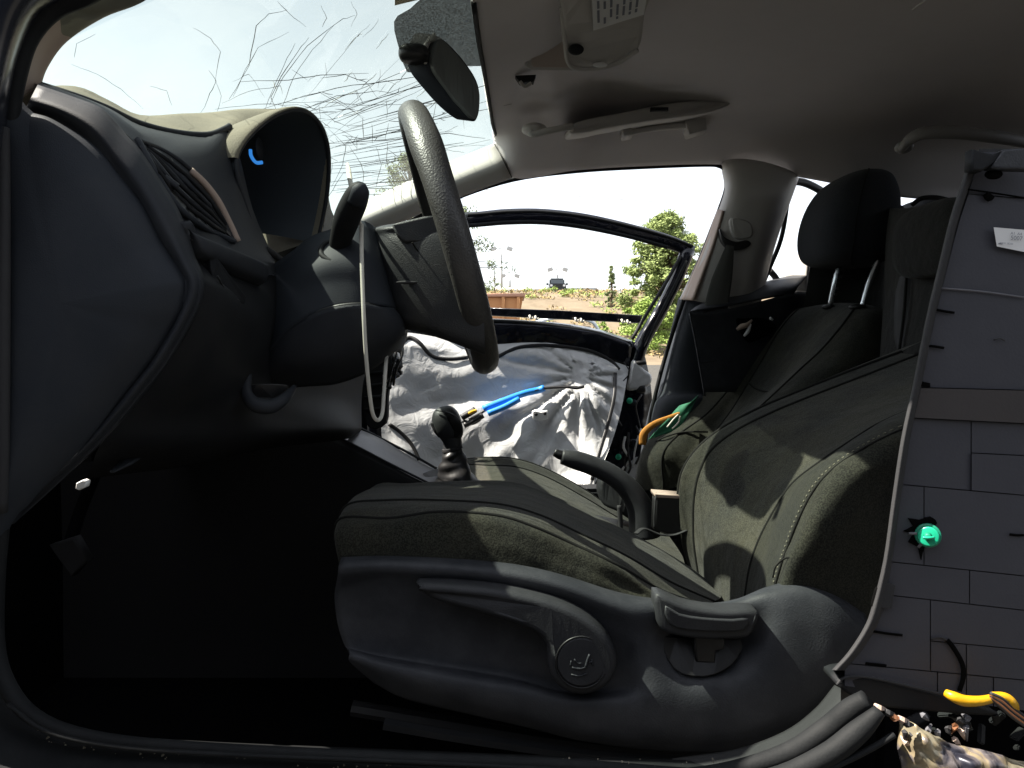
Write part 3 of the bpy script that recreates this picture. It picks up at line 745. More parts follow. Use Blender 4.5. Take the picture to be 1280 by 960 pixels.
# padded ridge under the vent
patch('vent_ridge', [
    [(214, 284, .66), (226, 277, .655), (232, 290, .66), (222, 306, .665)],
    [(228, 298, .665), (244, 292, .66), (252, 312, .665), (240, 322, .67)],
    [(256, 310, .69), (268, 302, .685), (272, 322, .69), (262, 330, .70)],
    [(292, 325, .75), (302, 316, .745), (304, 336, .75), (292, 346, .76)],
    [(322, 338, .81), (334, 330, .805), (334, 350, .81), (322, 358, .82)]], M['dash2'], da, thick=.006)
# lower face with switch bank
patch('lower_face', [
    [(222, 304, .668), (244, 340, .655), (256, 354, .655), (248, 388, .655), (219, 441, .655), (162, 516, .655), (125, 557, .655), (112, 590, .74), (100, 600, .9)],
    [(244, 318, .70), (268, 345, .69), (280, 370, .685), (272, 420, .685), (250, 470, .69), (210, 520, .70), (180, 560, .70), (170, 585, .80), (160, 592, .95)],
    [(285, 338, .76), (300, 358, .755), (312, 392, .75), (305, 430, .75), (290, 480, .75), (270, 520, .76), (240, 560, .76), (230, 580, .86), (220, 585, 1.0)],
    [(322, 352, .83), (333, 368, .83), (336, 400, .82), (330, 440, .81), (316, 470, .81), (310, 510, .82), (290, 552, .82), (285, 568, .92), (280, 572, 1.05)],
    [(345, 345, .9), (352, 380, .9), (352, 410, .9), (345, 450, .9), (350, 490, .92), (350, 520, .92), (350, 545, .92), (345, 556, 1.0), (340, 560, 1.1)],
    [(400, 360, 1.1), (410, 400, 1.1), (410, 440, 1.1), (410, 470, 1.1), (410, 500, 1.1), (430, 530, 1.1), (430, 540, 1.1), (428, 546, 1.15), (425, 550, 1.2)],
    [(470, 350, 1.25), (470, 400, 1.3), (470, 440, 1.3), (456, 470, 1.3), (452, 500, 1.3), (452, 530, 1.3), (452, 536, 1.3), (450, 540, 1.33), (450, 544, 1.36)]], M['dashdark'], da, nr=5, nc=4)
sb = prism('switch_block', [(262, 320, .685), (272, 322, .69), (308, 370, .742), (306, 381, .74), (286, 372, .706), (266, 344, .684)], .02, M['dashdark'], da, bev=.002, shift=(-1, .4, 0), smooth_out=1)
tube('switch_gap', [(272, 345, .683), (284, 366, .70), (304, 379, .737)], .001, M['blackp'], da, n=6)
tube('coin_pocket', [(310, 468, .80), (308, 490, .79), (318, 505, .785), (338, 508, .79), (356, 498, .80), (368, 484, .83)], [.004, .006, .008, .008, .006, .003], M['dash2'], da)
prism('pocket_hole', [(311, 484, .80), (325, 480, .80), (360, 482, .815), (345, 496, .81), (325, 503, .80), (314, 500, .80)], .004, M['blackp'], da, bev=.001)
# gauge hood: rim arch, inner wall running forward, dark cluster, blue glass reflection as an emissive ring
rim = [(320, 300, .90), (306, 255, .875), (297, 222, .86), (296, 200, .86), (303, 182, .865), (322, 160, .88), (347, 143, .91), (373, 137, .94), (393, 148, .98), (406, 170, 1.01), (411, 200, 1.03), (409, 240, 1.04), (403, 275, 1.04), (396, 305, 1.03)]
rr_ = [P(*q) for q in rim]
ctr = sum(rr_, Vector()) / len(rr_)
back = [p + (ctr - p) * .22 + Vector((-.13, .02, .0)) for p in rr_]
outb = [p + (p - ctr) * .008 + Vector((-.02, 0, 0)) for p in rr_]
outc = [p + (p - ctr) * .01 + Vector((-.13, .03, -.03)) for p in rr_]
gh_ = grid([[o2, o1, p, (p + b) / 2 + (ctr - p) * .05, b] for o2, o1, p, b in zip(outc, outb, rr_, back)], 5, 5)
skin('gauge_hood', [r[:11] for r in gh_[15:]], M['dashtop'], da); skin('gauge_hood_inside', [r[10:] for r in gh_], M['hoodin_lit'], da)
prism('gauge_panel', [b.copy() for b in back], .01, M['dash2'], da, bev=.002, shift=(-1, 0, 0), smooth_out=2)
tube('hood_rim', rr_, .0028, M['dash2'], da, n=10)
patch('hood_side', [
    [(294, 205, .862), (300, 240, .88), (318, 285, .90), (338, 322, .92)],
    [(286, 170, .875), (296, 230, .89), (306, 275, .90), (330, 325, .91)],
    [(280, 180, .88), (285, 225, .88), (300, 275, .87), (320, 325, .86)]], M['dash2'], da)
tube('reflection_ring', [(313, 187, .94), (314, 195, .94), (320, 203, .945), (328, 203, .95)], .0022, M['skyblue'], da, n=8)
blob('gauge_dial', P(324, 186, .97), (.004, .014, .014), M['dash2'], da)
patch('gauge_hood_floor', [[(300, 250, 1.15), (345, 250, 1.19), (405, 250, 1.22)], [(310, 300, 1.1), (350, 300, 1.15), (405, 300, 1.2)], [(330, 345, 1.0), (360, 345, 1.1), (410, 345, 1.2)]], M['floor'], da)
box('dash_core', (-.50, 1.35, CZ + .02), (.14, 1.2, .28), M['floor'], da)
tube('hood_foot_trim', [(334, 312, .905), (348, 322, .93), (362, 334, .95)], [.004, .005, .003], M['lip'], da, flat=.5, flat_dir=(1, 0, 0))

# ================================================================== STEERING COLUMN
sc_ = thing('steering_column', 'dark steering column shroud with a turn signal stalk', 'steering column')
patch('upper_shroud', [
    [(336, 340, .93), (326, 380, .92), (322, 430, .90), (318, 470, .90)],
    [(368, 318, .90), (362, 360, .88), (352, 400, .87), (334, 450, .87)],
    [(392, 300, .895), (392, 335, .86), (390, 365, .855), (370, 410, .85)],
    [(420, 290, .89), (426, 325, .855), (430, 355, .85), (415, 388, .845)],
    [(448, 280, .90), (456, 325, .86), (462, 360, .855), (460, 383, .85)],
    [(468, 290, .93), (474, 325, .90), (482, 360, .89), (488, 388, .88)],
    [(478, 300, 1.00), (484, 335, 1.00), (492, 365, 1.00), (498, 398, 1.00)]], M['dash'], sc_, thick=-.006)
patch('lower_shroud', [
    [(322, 452, .885), (325, 462, .88), (322, 472, .89), (318, 482, .92)],
    [(348, 426, .862), (352, 445, .862), (352, 462, .875), (350, 480, .91)],
    [(375, 402, .85), (384, 430, .852), (386, 455, .865), (384, 478, .90)],
    [(415, 384, .842), (420, 415, .848), (424, 445, .862), (424, 474, .90)],
    [(458, 380, .845), (466, 408, .852), (468, 432, .868), (462, 458, .90)],
    [(486, 388, .87), (496, 402, .88), (498, 418, .89), (490, 436, .92)],
    [(500, 402, 1.00), (504, 412, 1.00), (502, 424, 1.00), (496, 440, 1.00)]], M['dash2'], sc_, thick=-.006)
tube('shroud_joint', [(322, 454, .884), (348, 427, .86), (375, 403, .848), (415, 385, .84), (458, 381, .843), (486, 389, .868)], .003, M['blackp'], sc_, n=8)
tube('scratch', [(396, 430, .850), (405, 432, .848), (420, 430, .849), (438, 421, .855)], [.0006, .0016, .0008, .0004], M['lip'], sc_, n=6)
tube('turn_signal_stalk', [(422, 316, .88), (426, 298, .86), (433, 275, .835), (443, 252, .815), (450, 236, .80), (453, 230, .80)], [.0105, .0125, .0145, .014, .0105, .004], M['dashdark'], sc_, n=16)
tube('stalk_cap', [(446, 250, .808), (451, 237, .797), (454, 229, .797)], [.0115, .0095, .003], M['dash'], sc_, n=14)
ringp = []
for k in range(21):
    w = 2 * math.pi * k / 20
    ringp.append(P(421 + 20 * math.cos(w), 314 + 13 * math.sin(w), .862 - .01 * math.sin(w)))
tube('stalk_collar', ringp, .0035, M['dashdark'], sc_, seg=1)
prism('stalk_boot', [(404, 312, .868), (412, 304, .868), (424, 302, .868), (436, 306, .868), (440, 316, .868), (430, 325, .862), (414, 326, .862)], .02, M['blackp'], sc_, bev=.004)

st = thing('white_strap', 'white nylon strap looped down from the steering column', 'strap')
tube('strap_loop', [(452, 280, .84), (452, 310, .835), (453, 350, .83), (455, 400, .825), (458, 450, .83), (463, 500, .84), (467, 520, .845), (473, 525, .85), (478, 516, .86), (480, 490, .87), (482, 460, .88), (484, 430, .92)], [.0023] * 12, M['white'], st, n=8, flat=.45, flat_dir=(0, 1, 0), seg=6)
tube('strap_tie', [(452, 282, .84), (446, 268, .85), (440, 240, .99), (436, 215, 1.04), (434, 204, 1.06)], [.002, .0025, .003, .004, .002], M['white'], st, n=6, flat=.4, flat_dir=(0, 1, 0))

# ================================================================== STEERING WHEEL
sw = thing('steering_wheel', 'black grained steering wheel seen almost edge-on', 'steering wheel')
C0 = P(561, 303, 1.0)
e1 = (P(515, 150, 1.0) - C0).normalized()
toc = (CAMP - C0); e2 = (toc - e1 * toc.dot(e1)).normalized(); e2 = (e2 + Vector((.055, 0, 0))).normalized(); e2 = (e2 - e1 * e2.dot(e1)).normalized()
e3 = e1.cross(e2).normalized()
RW = (P(515, 150, 1.0) - C0).length
vs, fs = [], []
NA, NB = 96, 20
for i in range(NA):
    a = 2 * math.pi * i / NA
    rd = e1 * math.cos(a) + e2 * math.sin(a)
    c = C0 + rd * RW
    grip = 1 + .10 * math.exp(-((math.cos(a) - .55) ** 2) / .03)
    for j in range(NB):
        b = 2 * math.pi * j / NB
        vs.append(c + rd * math.cos(b) * .0155 * grip + e3 * math.sin(b) * .0178 * grip)
for i in range(NA):
    for j in range(NB):
        fs.append((i * NB + j, i * NB + (j + 1) % NB, ((i + 1) % NA) * NB + (j + 1) % NB, ((i + 1) % NA) * NB + j))
mesh('rim', vs, fs, M['wheel'], sw)
patch('hub_cover', [
    [(470, 284, 1.02), (482, 281, 1.02), (506, 278, 1.02), (540, 272, 1.02), (590, 266, 1.02)],
    [(464, 289, .95), (474, 284, .905), (500, 280, .888), (535, 273, .882), (585, 268, .882)],
    [(464, 296, .94), (476, 294, .892), (502, 291, .875), (538, 286, .868), (586, 280, .868)],
    [(465, 318, .94), (478, 316, .888), (507, 315, .87), (545, 312, .863), (592, 310, .863)],
    [(469, 348, .94), (483, 348, .89), (513, 348, .870), (555, 350, .862), (600, 350, .862)],
    [(480, 385, .93), (494, 385, .892), (526, 388, .872), (566, 396, .864), (605, 405, .864)],
    [(487, 401, .945), (503, 405, .90), (534, 412, .88), (567, 423, .872), (606, 436, .872)],
    [(489, 404, .96), (506, 410, .93), (538, 418, .91), (570, 429, .90), (606, 443, .90)],
    [(490, 380, 1.0), (508, 386, 1.0), (540, 396, 1.0), (572, 408, 1.0), (606, 418, 1.0)]], M['hub'], sw)
prism('thumb_switch', [(489, 281, .866), (500, 277, .866), (530, 270, .866), (552, 268, .866), (556, 300, .866), (534, 303, .866), (506, 303, .866), (497, 297, .866)], .02, M['hub'], sw, bev=.003, smooth_out=1)
tube('cover_seam', [(515, 303, .862), (522, 313, .866), (536, 325, .87), (552, 332, .872)], .001, M['pipe'], sw, n=6)
blob('cover_sheen', P(508, 353, .868), (.012, .002, .002), M['lip'], sw)  # paler blob, a small sheen on the cover put into the colour

# ================================================================== CENTRE CONSOLE, GEAR LEVER, HANDBRAKE
cc = thing('centre_console', 'dark centre console between the front seats', 'console')
patch('console_side', [
    [(-60, 565, 1.2), (-60, 680, 1.2), (-60, 880, 1.19)], [(150, 562, 1.2), (150, 680, 1.2), (150, 880, 1.19)], [(340, 562, 1.2), (340, 640, 1.2), (340, 880, 1.19)],
    [(398, 537, 1.22), (400, 590, 1.2), (400, 880, 1.19)], [(440, 556, 1.22), (440, 600, 1.2), (440, 880, 1.19)],
    [(534, 605, 1.22), (536, 640, 1.2), (540, 880, 1.19)], [(620, 640, 1.22), (622, 680, 1.2), (622, 760, 1.2)], [(760, 680, 1.25), (762, 720, 1.22), (762, 800, 1.22)]], M['tunnel'], cc)
patch('console_top', [
    [(398, 536, 1.22), (420, 534, 1.3), (444, 534, 1.4)], [(440, 556, 1.22), (462, 548, 1.3), (480, 550, 1.4)],
    [(534, 605, 1.22), (540, 598, 1.3), (546, 588, 1.4)], [(620, 640, 1.22), (640, 632, 1.3), (660, 625, 1.42)], [(770, 680, 1.25), (790, 670, 1.35), (800, 655, 1.45)]], M['blackp'], cc)
tube('console_trim', [(398, 535, 1.22), (440, 555, 1.22), (490, 581, 1.22), (536, 604, 1.22)], .002, M['trimseat'], cc, n=6)
tube('console_trim_far', [(444, 532, 1.4), (480, 550, 1.4), (520, 571, 1.4), (546, 586, 1.4)], .0025, M['trimseat'], cc, n=6)
patch('boot_surround', [[(528, 592, 1.28), (545, 586, 1.36), (570, 584, 1.42)], [(540, 605, 1.28), (556, 598, 1.36), (590, 596, 1.42)], [(560, 612, 1.28), (580, 606, 1.36), (610, 604, 1.42)]], M['trimseat'], cc)
gl = thing('gear_lever', 'black gear lever with a leather boot', 'gear lever')
kax = (P(552, 508, 1.33) - P(567, 560, 1.33)).normalized(); ky = Vector((0, 1, 0)); kx = kax.cross(ky).normalized()
blob('knob', P(559, 530, 1.33), (.0262, .024, .034), M['hub'], gl, power=.85, axes=(kx, ky, kax), disp=lambda v, q: v + kx * (-.006 * q[2] ** 2 if q[2] < 0 else 0))
tube('knob_neck', [(561, 540, 1.33), (565, 550, 1.33), (566, 562, 1.33)], [.020, .0175, .0165], M['hub'], gl, n=16)
tube('knob_insert', [(556, 516, 1.312), (566, 524, 1.306), (572, 536, 1.309), (569, 546, 1.312)], [.004, .0085, .009, .004], M['blackp'], gl, n=12, flat=.35, flat_dir=(0, 1, 0))
tube('knob_line', [(545, 513, 1.31), (556, 515, 1.304), (566, 519, 1.304), (575, 530, 1.31)], .0012, M['lip'], gl, n=6)
tube('knob_button', [(540, 528, 1.32), (546, 538, 1.32), (550, 546, 1.32)], [.004, .006, .003], M['dashdark'], gl)
tube('knob_ring', [(565, 559, 1.33), (566, 563, 1.33)], .0185, M['lip'], gl, n=16)
gv = []
bootp = cr([P(566, 562, 1.33), P(567, 574, 1.33), P(569, 588, 1.33), P(574, 602, 1.33)], 8)
for i, p in enumerate(bootp):
    t = i / (len(bootp) - 1); r = []
    for k in range(25):
        w = 2 * math.pi * k / 24
        q = .016 + .020 * t + .0012 * math.sin(t * 20 + 3 * math.sin(w + 1)) + .0022 * math.sin(3 * w + 6 * t)
        r.append(p + Vector((math.cos(w) * q, math.sin(w) * q, 0)))
    gv.append(r)
skin('leather_boot', gv, M['blackp'], gl)
hb = thing('handbrake_lever', 'black handbrake lever raised between the front seats', 'handbrake')
tube('grip', [(702, 571, 1.3), (716, 574, 1.3), (740, 582, 1.3), (762, 592, 1.3), (783, 608, 1.3), (798, 630, 1.3), (804, 652, 1.3), (806, 670, 1.3)], [.013, .0165, .0175, .018, .0195, .0225, .026, .028], M['lever'], hb, n=16)
tube('release_button', [(693, 565, 1.3), (699, 568, 1.3), (704, 570, 1.3)], [.007, .0085, .0085], M['blackp'], hb, n=12)
prism('lever_shroud', [(752, 600, 1.42), (775, 598, 1.42), (790, 622, 1.4), (792, 650, 1.4), (772, 640, 1.4), (752, 628, 1.41)], .06, M['dashdark'], hb, bev=.006)
tube('shroud_tab', [(774, 632, 1.27), (775, 645, 1.27), (776, 662, 1.27)], [.004, .0045, .004], M['lip'], hb, n=8)
bk = thing('seat_belt_buckle', 'black seat belt buckle beside the driver seat back', 'buckle')
prism('buckle_body', [(820, 618, 1.24), (856, 621, 1.24), (856, 664, 1.24), (838, 668, 1.24), (818, 663, 1.24)], .035, M['blackp'], bk, bev=.004, smooth_out=1)
prism('buckle_top', [(819, 617, 1.238), (857, 620, 1.238), (857, 624, 1.238), (819, 622, 1.238)], .04, M['pillartan'], bk, bev=.0015, smooth_out=1)
tube('buckle_edge', [(820, 620, 1.236), (818, 645, 1.236), (818, 660, 1.236)], .0016, M['lip'], bk, n=6)
s2 = tube('buckle_strap', [(795, 667, 1.22), (805, 661, 1.23), (825, 668, 1.235), (845, 668, 1.235), (868, 659, 1.22)], .005, M['lip'], bk, n=8, flat=.4, flat_dir=(0, 0, 1))

# ================================================================== PASSENGER SEAT
ps = thing('passenger_seat', 'dark fabric passenger front seat with its side bolster torn open', 'car seat')
g = grid([[P(*q) for q in r] for r in [
    [(545, 640, 1.42), (555, 612, 1.46), (565, 600, 1.65), (575, 580, 1.82), (580, 574, 1.88), (578, 590, 1.92), (575, 660, 1.94)],
    [(590, 650, 1.42), (600, 618, 1.46), (606, 602, 1.65), (610, 582, 1.82), (612, 572, 1.88), (612, 588, 1.92), (610, 660, 1.94)],
    [(635, 660, 1.42), (640, 625, 1.46), (645, 604, 1.65), (645, 584, 1.82), (645, 574, 1.88), (646, 590, 1.92), (646, 660, 1.94)],
    [(680, 680, 1.42), (684, 640, 1.46), (690, 618, 1.65), (684, 597, 1.82), (682, 586, 1.88), (684, 602, 1.92), (684, 680, 1.94)],
    [(740, 700, 1.42), (742, 670, 1.46), (742, 645, 1.65), (734, 624, 1.82), (729, 611, 1.88), (731, 628, 1.92), (730, 700, 1.94)],
    [(800, 720, 1.42), (802, 698, 1.46), (792, 672, 1.65), (782, 652, 1.82), (775, 641, 1.88), (776, 655, 1.92), (776, 730, 1.94)],
    [(860, 740, 1.42), (862, 715, 1.46), (850, 690, 1.65), (835, 668, 1.82), (828, 655, 1.88), (826, 670, 1.92), (826, 740, 1.94)]]], 5, 5)
skin('cushion_bolster', sub(g, 0, 30, 0, 5), M['fab'], ps); skin('cushion_insert', sub(g, 0, 30, 5, 15), M['insert'], ps); skin('cushion_bolster', sub(g, 0, 30, 15, 30), M['fab'], ps)
for j in (5, 15, 20):
    v, f_ = tube_data([r[j] for r in g], .0028, 6); mesh('piping', v, f_, M['pipe'], ps)
g = grid([[P(*q) for q in r] for r in [
    [(812, 660, 2.02), (794, 618, 1.97), (830, 612, 1.90), (858, 608, 1.86), (890, 616, 1.75), (905, 606, 1.62), (925, 610, 1.55), (960, 620, 1.52)],
    [(820, 620, 2.02), (796, 588, 1.97), (828, 570, 1.88), (866, 580, 1.85), (880, 577, 1.75), (900, 560, 1.62), (918, 568, 1.54), (960, 590, 1.52)],
    [(830, 560, 2.03), (806, 556, 1.97), (846, 545, 1.89), (886, 550, 1.86), (902, 548, 1.75), (921, 535, 1.62), (948, 546, 1.55), (1000, 570, 1.54)],
    [(860, 525, 2.03), (832, 534, 1.97), (880, 520, 1.90), (912, 516, 1.87), (936, 512, 1.76), (962, 498, 1.63), (990, 515, 1.55), (1040, 540, 1.56)],
    [(895, 490, 2.04), (868, 503, 1.98), (905, 494, 1.91), (934, 481, 1.88), (968, 482, 1.77), (999, 463, 1.64), (1032, 482, 1.56), (1080, 510, 1.57)],
    [(935, 445, 2.05), (912, 462, 1.99), (936, 456, 1.93), (954, 448, 1.89), (990, 446, 1.78), (1026, 438, 1.65), (1064, 455, 1.57), (1110, 480, 1.60)],
    [(972, 420, 2.06), (952, 424, 2.00), (963, 424, 1.94), (971, 418, 1.90), (1014, 411, 1.79), (1050, 410, 1.66), (1090, 425, 1.60), (1130, 450, 1.64)],
    [(1000, 405, 2.06), (976, 402, 2.0), (984, 398, 1.95), (990, 394, 1.91), (1035, 385, 1.80), (1068, 386, 1.69), (1100, 395, 1.64), (1126, 415, 1.68)],
    [(1010, 400, 2.08), (992, 392, 2.04), (996, 388, 2.0), (1004, 385, 1.97), (1042, 379, 1.87), (1078, 380, 1.76), (1106, 388, 1.72), (1124, 404, 1.74)],
    [(1030, 420, 2.1), (1015, 402, 2.08), (1018, 398, 2.06), (1024, 394, 2.04), (1052, 388, 1.95), (1085, 388, 1.86), (1110, 396, 1.8), (1124, 410, 1.8)]]], 5, 5)
skin('backrest_bolster', sub(g, 0, 45, 0, 15), M['fab'], ps); skin('backrest_insert', sub(g, 0, 45, 15, 25), M['insert2'], ps); skin('backrest_bolster', sub(g, 0, 45, 25, 35), M['fab'], ps)
for j, lo in ((10, 0), (15, 0), (25, 0)):
    v, f_ = tube_data([r[j] for r in g[lo:]], .0028, 6); mesh('piping', v, f_, M['pipe'], ps)
tube('piping', [(936, 479, 1.865), (945, 486, 1.83), (962, 490, 1.77), (985, 486, 1.72), (1000, 466, 1.64)], .0026, M['pipe'], ps, n=6)
tube('piping', [(820, 552, 1.93), (832, 546, 1.9), (855, 540, 1.885), (885, 540, 1.86)], .0022, M['pipe'], ps, n=6)
tube('piping', [(1060, 462, 1.565), (1088, 450, 1.58), (1120, 443, 1.6)], .0024, M['pipe'], ps, n=6)
# torn side airbag
tube('torn_airbag_edge', [(803, 556, 1.86), (805, 542, 1.86), (818, 530, 1.86), (838, 522, 1.86), (852, 516, 1.86)], [.009, .010, .008, .007, .005], M['orangecloth'], ps, n=8, flat=.5, flat_dir=(0, 1, 0))
patch('torn_airbag_cloth', [[(810, 550, 1.88), (822, 536, 1.86), (836, 522, 1.86), (850, 508, 1.88)], [(824, 545, 1.86), (840, 534, 1.86), (850, 520, 1.86), (862, 503, 1.86)], [(838, 540, 1.86), (852, 530, 1.86), (864, 512, 1.86), (872, 494, 1.88)]], M['greencloth'], ps, thick=.003)
tube('torn_airbag_cord', [(834, 534, 1.83), (842, 524, 1.83), (848, 518, 1.83)], .002, M['white'], ps, n=6)
tube('torn_airbag_cord', [(840, 536, 1.83), (848, 528, 1.83), (850, 520, 1.83)], .002, M['white'], ps, n=6)
# head restraint and posts
def hr_disp(v, q): return v
hr = thing('head_restraint', 'dark rounded head restraint raised on steel posts above the passenger seat', 'head restraint')
g = grid([[P(*q) for q in r] for r in [
    [(1040, 334, 1.78), (1020, 334, 1.86), (1005, 330, 1.92), (1020, 333, 1.93)],
    [(1050, 333, 1.74), (1020, 333, 1.84), (998, 315, 1.93), (1015, 320, 1.97)],
    [(1060, 320, 1.71), (1022, 318, 1.80), (995, 292, 1.92), (1010, 295, 1.98)],
    [(1060, 280, 1.70), (1026, 275, 1.79), (1001, 266, 1.91), (1020, 260, 1.98)],
    [(1062, 245, 1.71), (1036, 240, 1.80), (1018, 240, 1.90), (1035, 236, 1.96)],
    [(1070, 224, 1.74), (1056, 222, 1.80), (1042, 226, 1.88), (1050, 226, 1.92)],
    [(1082, 217, 1.77), (1074, 217, 1.82), (1066, 219, 1.86), (1070, 219, 1.89)]]], 5, 5)
g = None
hs = []
prof = [(334, 1050, 1082, .3), (333, 1022, 1098, .6), (326, 1003, 1110, .85), (312, 996, 1118, 1), (292, 995, 1123, 1.02), (270, 1000, 1126, 1.0), (250, 1010, 1125, .95), (234, 1024, 1120, .85), (223, 1042, 1112, .7), (217, 1062, 1100, .45), (215.5, 1076, 1088, .15)]
for py, xl, xr, w in prof:
    cx = (xl + xr) / 2; hw = (xr - xl) / 2; row = []
    for k in range(33):
        a = 2 * math.pi * k / 32
        ca, sa = math.cos(a), math.sin(a)
        # oval in plan, long axis across the car, skewed as seen from the driver side
        yy = 1.80 + .115 * w * math.copysign(abs(sa) ** .8, sa)
        base = P(cx, py, 1.80); halfx = PX(hw, 1.80)
        lx = halfx * .80 * math.copysign(abs(ca) ** .75, ca)
        row.append(Vector((base.x + lx + (yy - 1.80) * -.02 - (abs(sa) * .006), yy, base.z + (yy - 1.8) * .0)))
    hs.append(row)
# cap rings
hs = [cr([r[j] for r in hs], 4) for j in range(33)]
hs = [[hs[j][i] for j in range(33)] for i in range(len(hs[0]))]
c0 = sum(hs[0], Vector()) / 33; c1 = sum(hs[-1], Vector()) / 33
hs = [[c0] * 33] + hs + [[c1] * 33]
skin('cushion', hs, M['headrest'], hr)
tube('seam', [r[int(32 * .72)] + Vector((-.001, -.001, 0)) for r in hs[2:-2:3]], .0014, M['pipe'], hr, n=6, seg=2)
tube('post', [(1050, 330, 1.79), (1044, 352, 1.79), (1037, 384, 1.80)], .0068, M['chrome'], hr, n=12)
tube('post', [(1098, 325, 1.69), (1088, 350, 1.69), (1077, 386, 1.69)], .0068, M['chrome'], hr, n=12)
for k in range(5):
    tube('post_notch', [(1052.5 - k * 2.2, 338 + k * 7.5, 1.782), (1054.5 - k * 2.2, 338 + k * 7.5, 1.783)], .0024, M['blackp'], hr, n=6, seg=2)
blob('post_sleeve', P(1072, 384, 1.695), (.02, .016, .008), M['blackp'], hr)
blob('post_sleeve', P(1036, 384, 1.80), (.016, .016, .007), M['blackp'], hr)

# ================================================================== DRIVER SEAT
ds = thing('driver_seat', 'dark fabric driver seat with plastic side trim and tilt lever', 'car seat')
cus = [
    [(426, 706, .80), (421, 690, .80), (419, 676, .82), (421, 664, .87), (428, 660, 1.0), (440, 660, 1.12), (452, 668, 1.2), (450, 720, 1.22)],
    [(428, 702, .785), (422, 668, .79), (427, 648, .815), (434, 632, .865), (444, 620, 1.0), (458, 614, 1.12), (470, 614, 1.2), (470, 680, 1.24)],
    [(480, 700, .78), (470, 668, .784), (487, 648, .80), (481, 626, .865), (495, 614, 1.0), (505, 609, 1.12), (512, 608, 1.2), (514, 660, 1.25)],
    [(560, 703, .778), (546, 664, .784), (548, 640, .80), (550, 626, .865), (560, 614, 1.0), (572, 607, 1.12), (580, 604, 1.2), (584, 650, 1.25)],
    [(640, 710, .778), (622, 672, .784), (619, 644, .80), (625, 631, .865), (634, 618, 1.0), (640, 609, 1.12), (645, 606, 1.2), (648, 660, 1.25)],
    [(700, 723, .778), (676, 690, .784), (666, 658, .80), (676, 645, .865), (684, 633, 1.0), (690, 624, 1.12), (694, 625, 1.2), (698, 680, 1.25)],
    [(760, 742, .778), (732, 714, .784), (714, 679, .80), (726, 668, .865), (738, 656, 1.0), (746, 648, 1.12), (752, 653, 1.2), (754, 710, 1.25)],
    [(820, 753, .778), (796, 738, .784), (771, 706, .79), (784, 696, .865), (797, 686, 1.0), (805, 677, 1.12), (812, 684, 1.2), (812, 730, 1.25)],
    [(868, 760, .778), (852, 755, .772), (826, 738, .81), (838, 728, .865), (850, 718, 1.0), (856, 708, 1.12), (862, 712, 1.2), (862, 750, 1.25)],
    [(908, 775, .79), (900, 768, .79), (885, 758, .83), (892, 752, .88), (900, 748, 1.0), (902, 742, 1.12), (905, 744, 1.2), (905, 780, 1.25)]]
g = grid([[P(*q) for q in r] for r in cus], 6, 6)
NR = len(g) - 1
skin('cushion_side', sub(g, 0, NR, 0, 12), M['fab'], ds, disp=lambda u, v, p: Vector((0, -.0045 * max(0, math.sin(p.x * 95 + p.z * 40)) * math.sin(min(1, v) * math.pi) * min(1, u * 1.6), 0)))
skin('cushion_band', sub(g, 0, NR, 12, 18), M['fabband'], ds)
skin('cushion_insert', sub(g, 0, NR, 18, 30), M['insert'], ds); skin('cushion_side', sub(g, 0, NR, 30, 42), M['fab'], ds)
for j in (12, 18, 36):
    v, f_ = tube_data([r[j] for r in g], .0022, 6); mesh('piping', v, f_, M['pipe'], ds)
bkr = [
    [(885, 790, 1.3), (862, 716, 1.25), (874, 722, 1.2), (905, 762, 1.05), (928, 792, .93), (944, 792, .86), (958, 800, .81), (980, 812, .79), (1085, 820, .82)],
    [(880, 690, 1.3), (852, 680, 1.25), (868, 680, 1.2), (900, 725, 1.06), (932, 742, .94), (950, 742, .86), (964, 758, .80), (985, 765, .775), (1100, 790, .80)],
    [(880, 650, 1.3), (848, 645, 1.25), (867, 650, 1.2), (902, 690, 1.06), (938, 706, .94), (960, 706, .86), (973, 718, .80), (996, 725, .77), (1105, 745, .80)],
    [(880, 620, 1.3), (848, 618, 1.25), (868, 622, 1.2), (910, 655, 1.06), (950, 672, .94), (971, 674, .86), (984, 686, .80), (1010, 690, .765), (1110, 705, .80)],
    [(885, 590, 1.3), (853, 590, 1.25), (874, 592, 1.2), (925, 624, 1.06), (968, 638, .94), (985, 634, .86), (998, 650, .80), (1026, 655, .765), (1118, 665, .80)],
    [(900, 560, 1.3), (870, 563, 1.25), (889, 563, 1.2), (947, 590, 1.06), (990, 605, .94), (1006, 598, .86), (1018, 612, .80), (1046, 622, .77), (1125, 630, .80)],
    [(925, 530, 1.3), (899, 538, 1.25), (921, 538, 1.2), (985, 560, 1.06), (1024, 578, .94), (1036, 572, .86), (1044, 584, .80), (1072, 598, .775), (1132, 605, .80)],
    [(962, 505, 1.3), (938, 516, 1.25), (960, 518, 1.2), (1030, 533, 1.06), (1064, 551, .94), (1076, 544, .86), (1080, 560, .80), (1104, 576, .78), (1140, 585, .80)],
    [(1002, 486, 1.3), (978, 498, 1.25), (1000, 501, 1.2), (1074, 510, 1.07), (1106, 526, .94), (1120, 519, .86), (1124, 538, .80), (1140, 556, .79), (1180, 570, .82)],
    [(1085, 452, 1.3), (1058, 466, 1.25), (1080, 470, 1.2), (1150, 478, 1.08), (1190, 492, .95), (1205, 488, .87), (1212, 504, .82), (1225, 520, .80), (1260, 540, .84)],
    [(1155, 425, 1.32), (1127, 440, 1.27), (1149, 443, 1.22), (1225, 450, 1.1), (1260, 462, .98), (1280, 460, .9), (1290, 475, .85), (1300, 490, .83), (1330, 510, .86)]]
g = grid([[P(*q) for q in r] for r in bkr], 6, 6)
NR = len(g) - 1
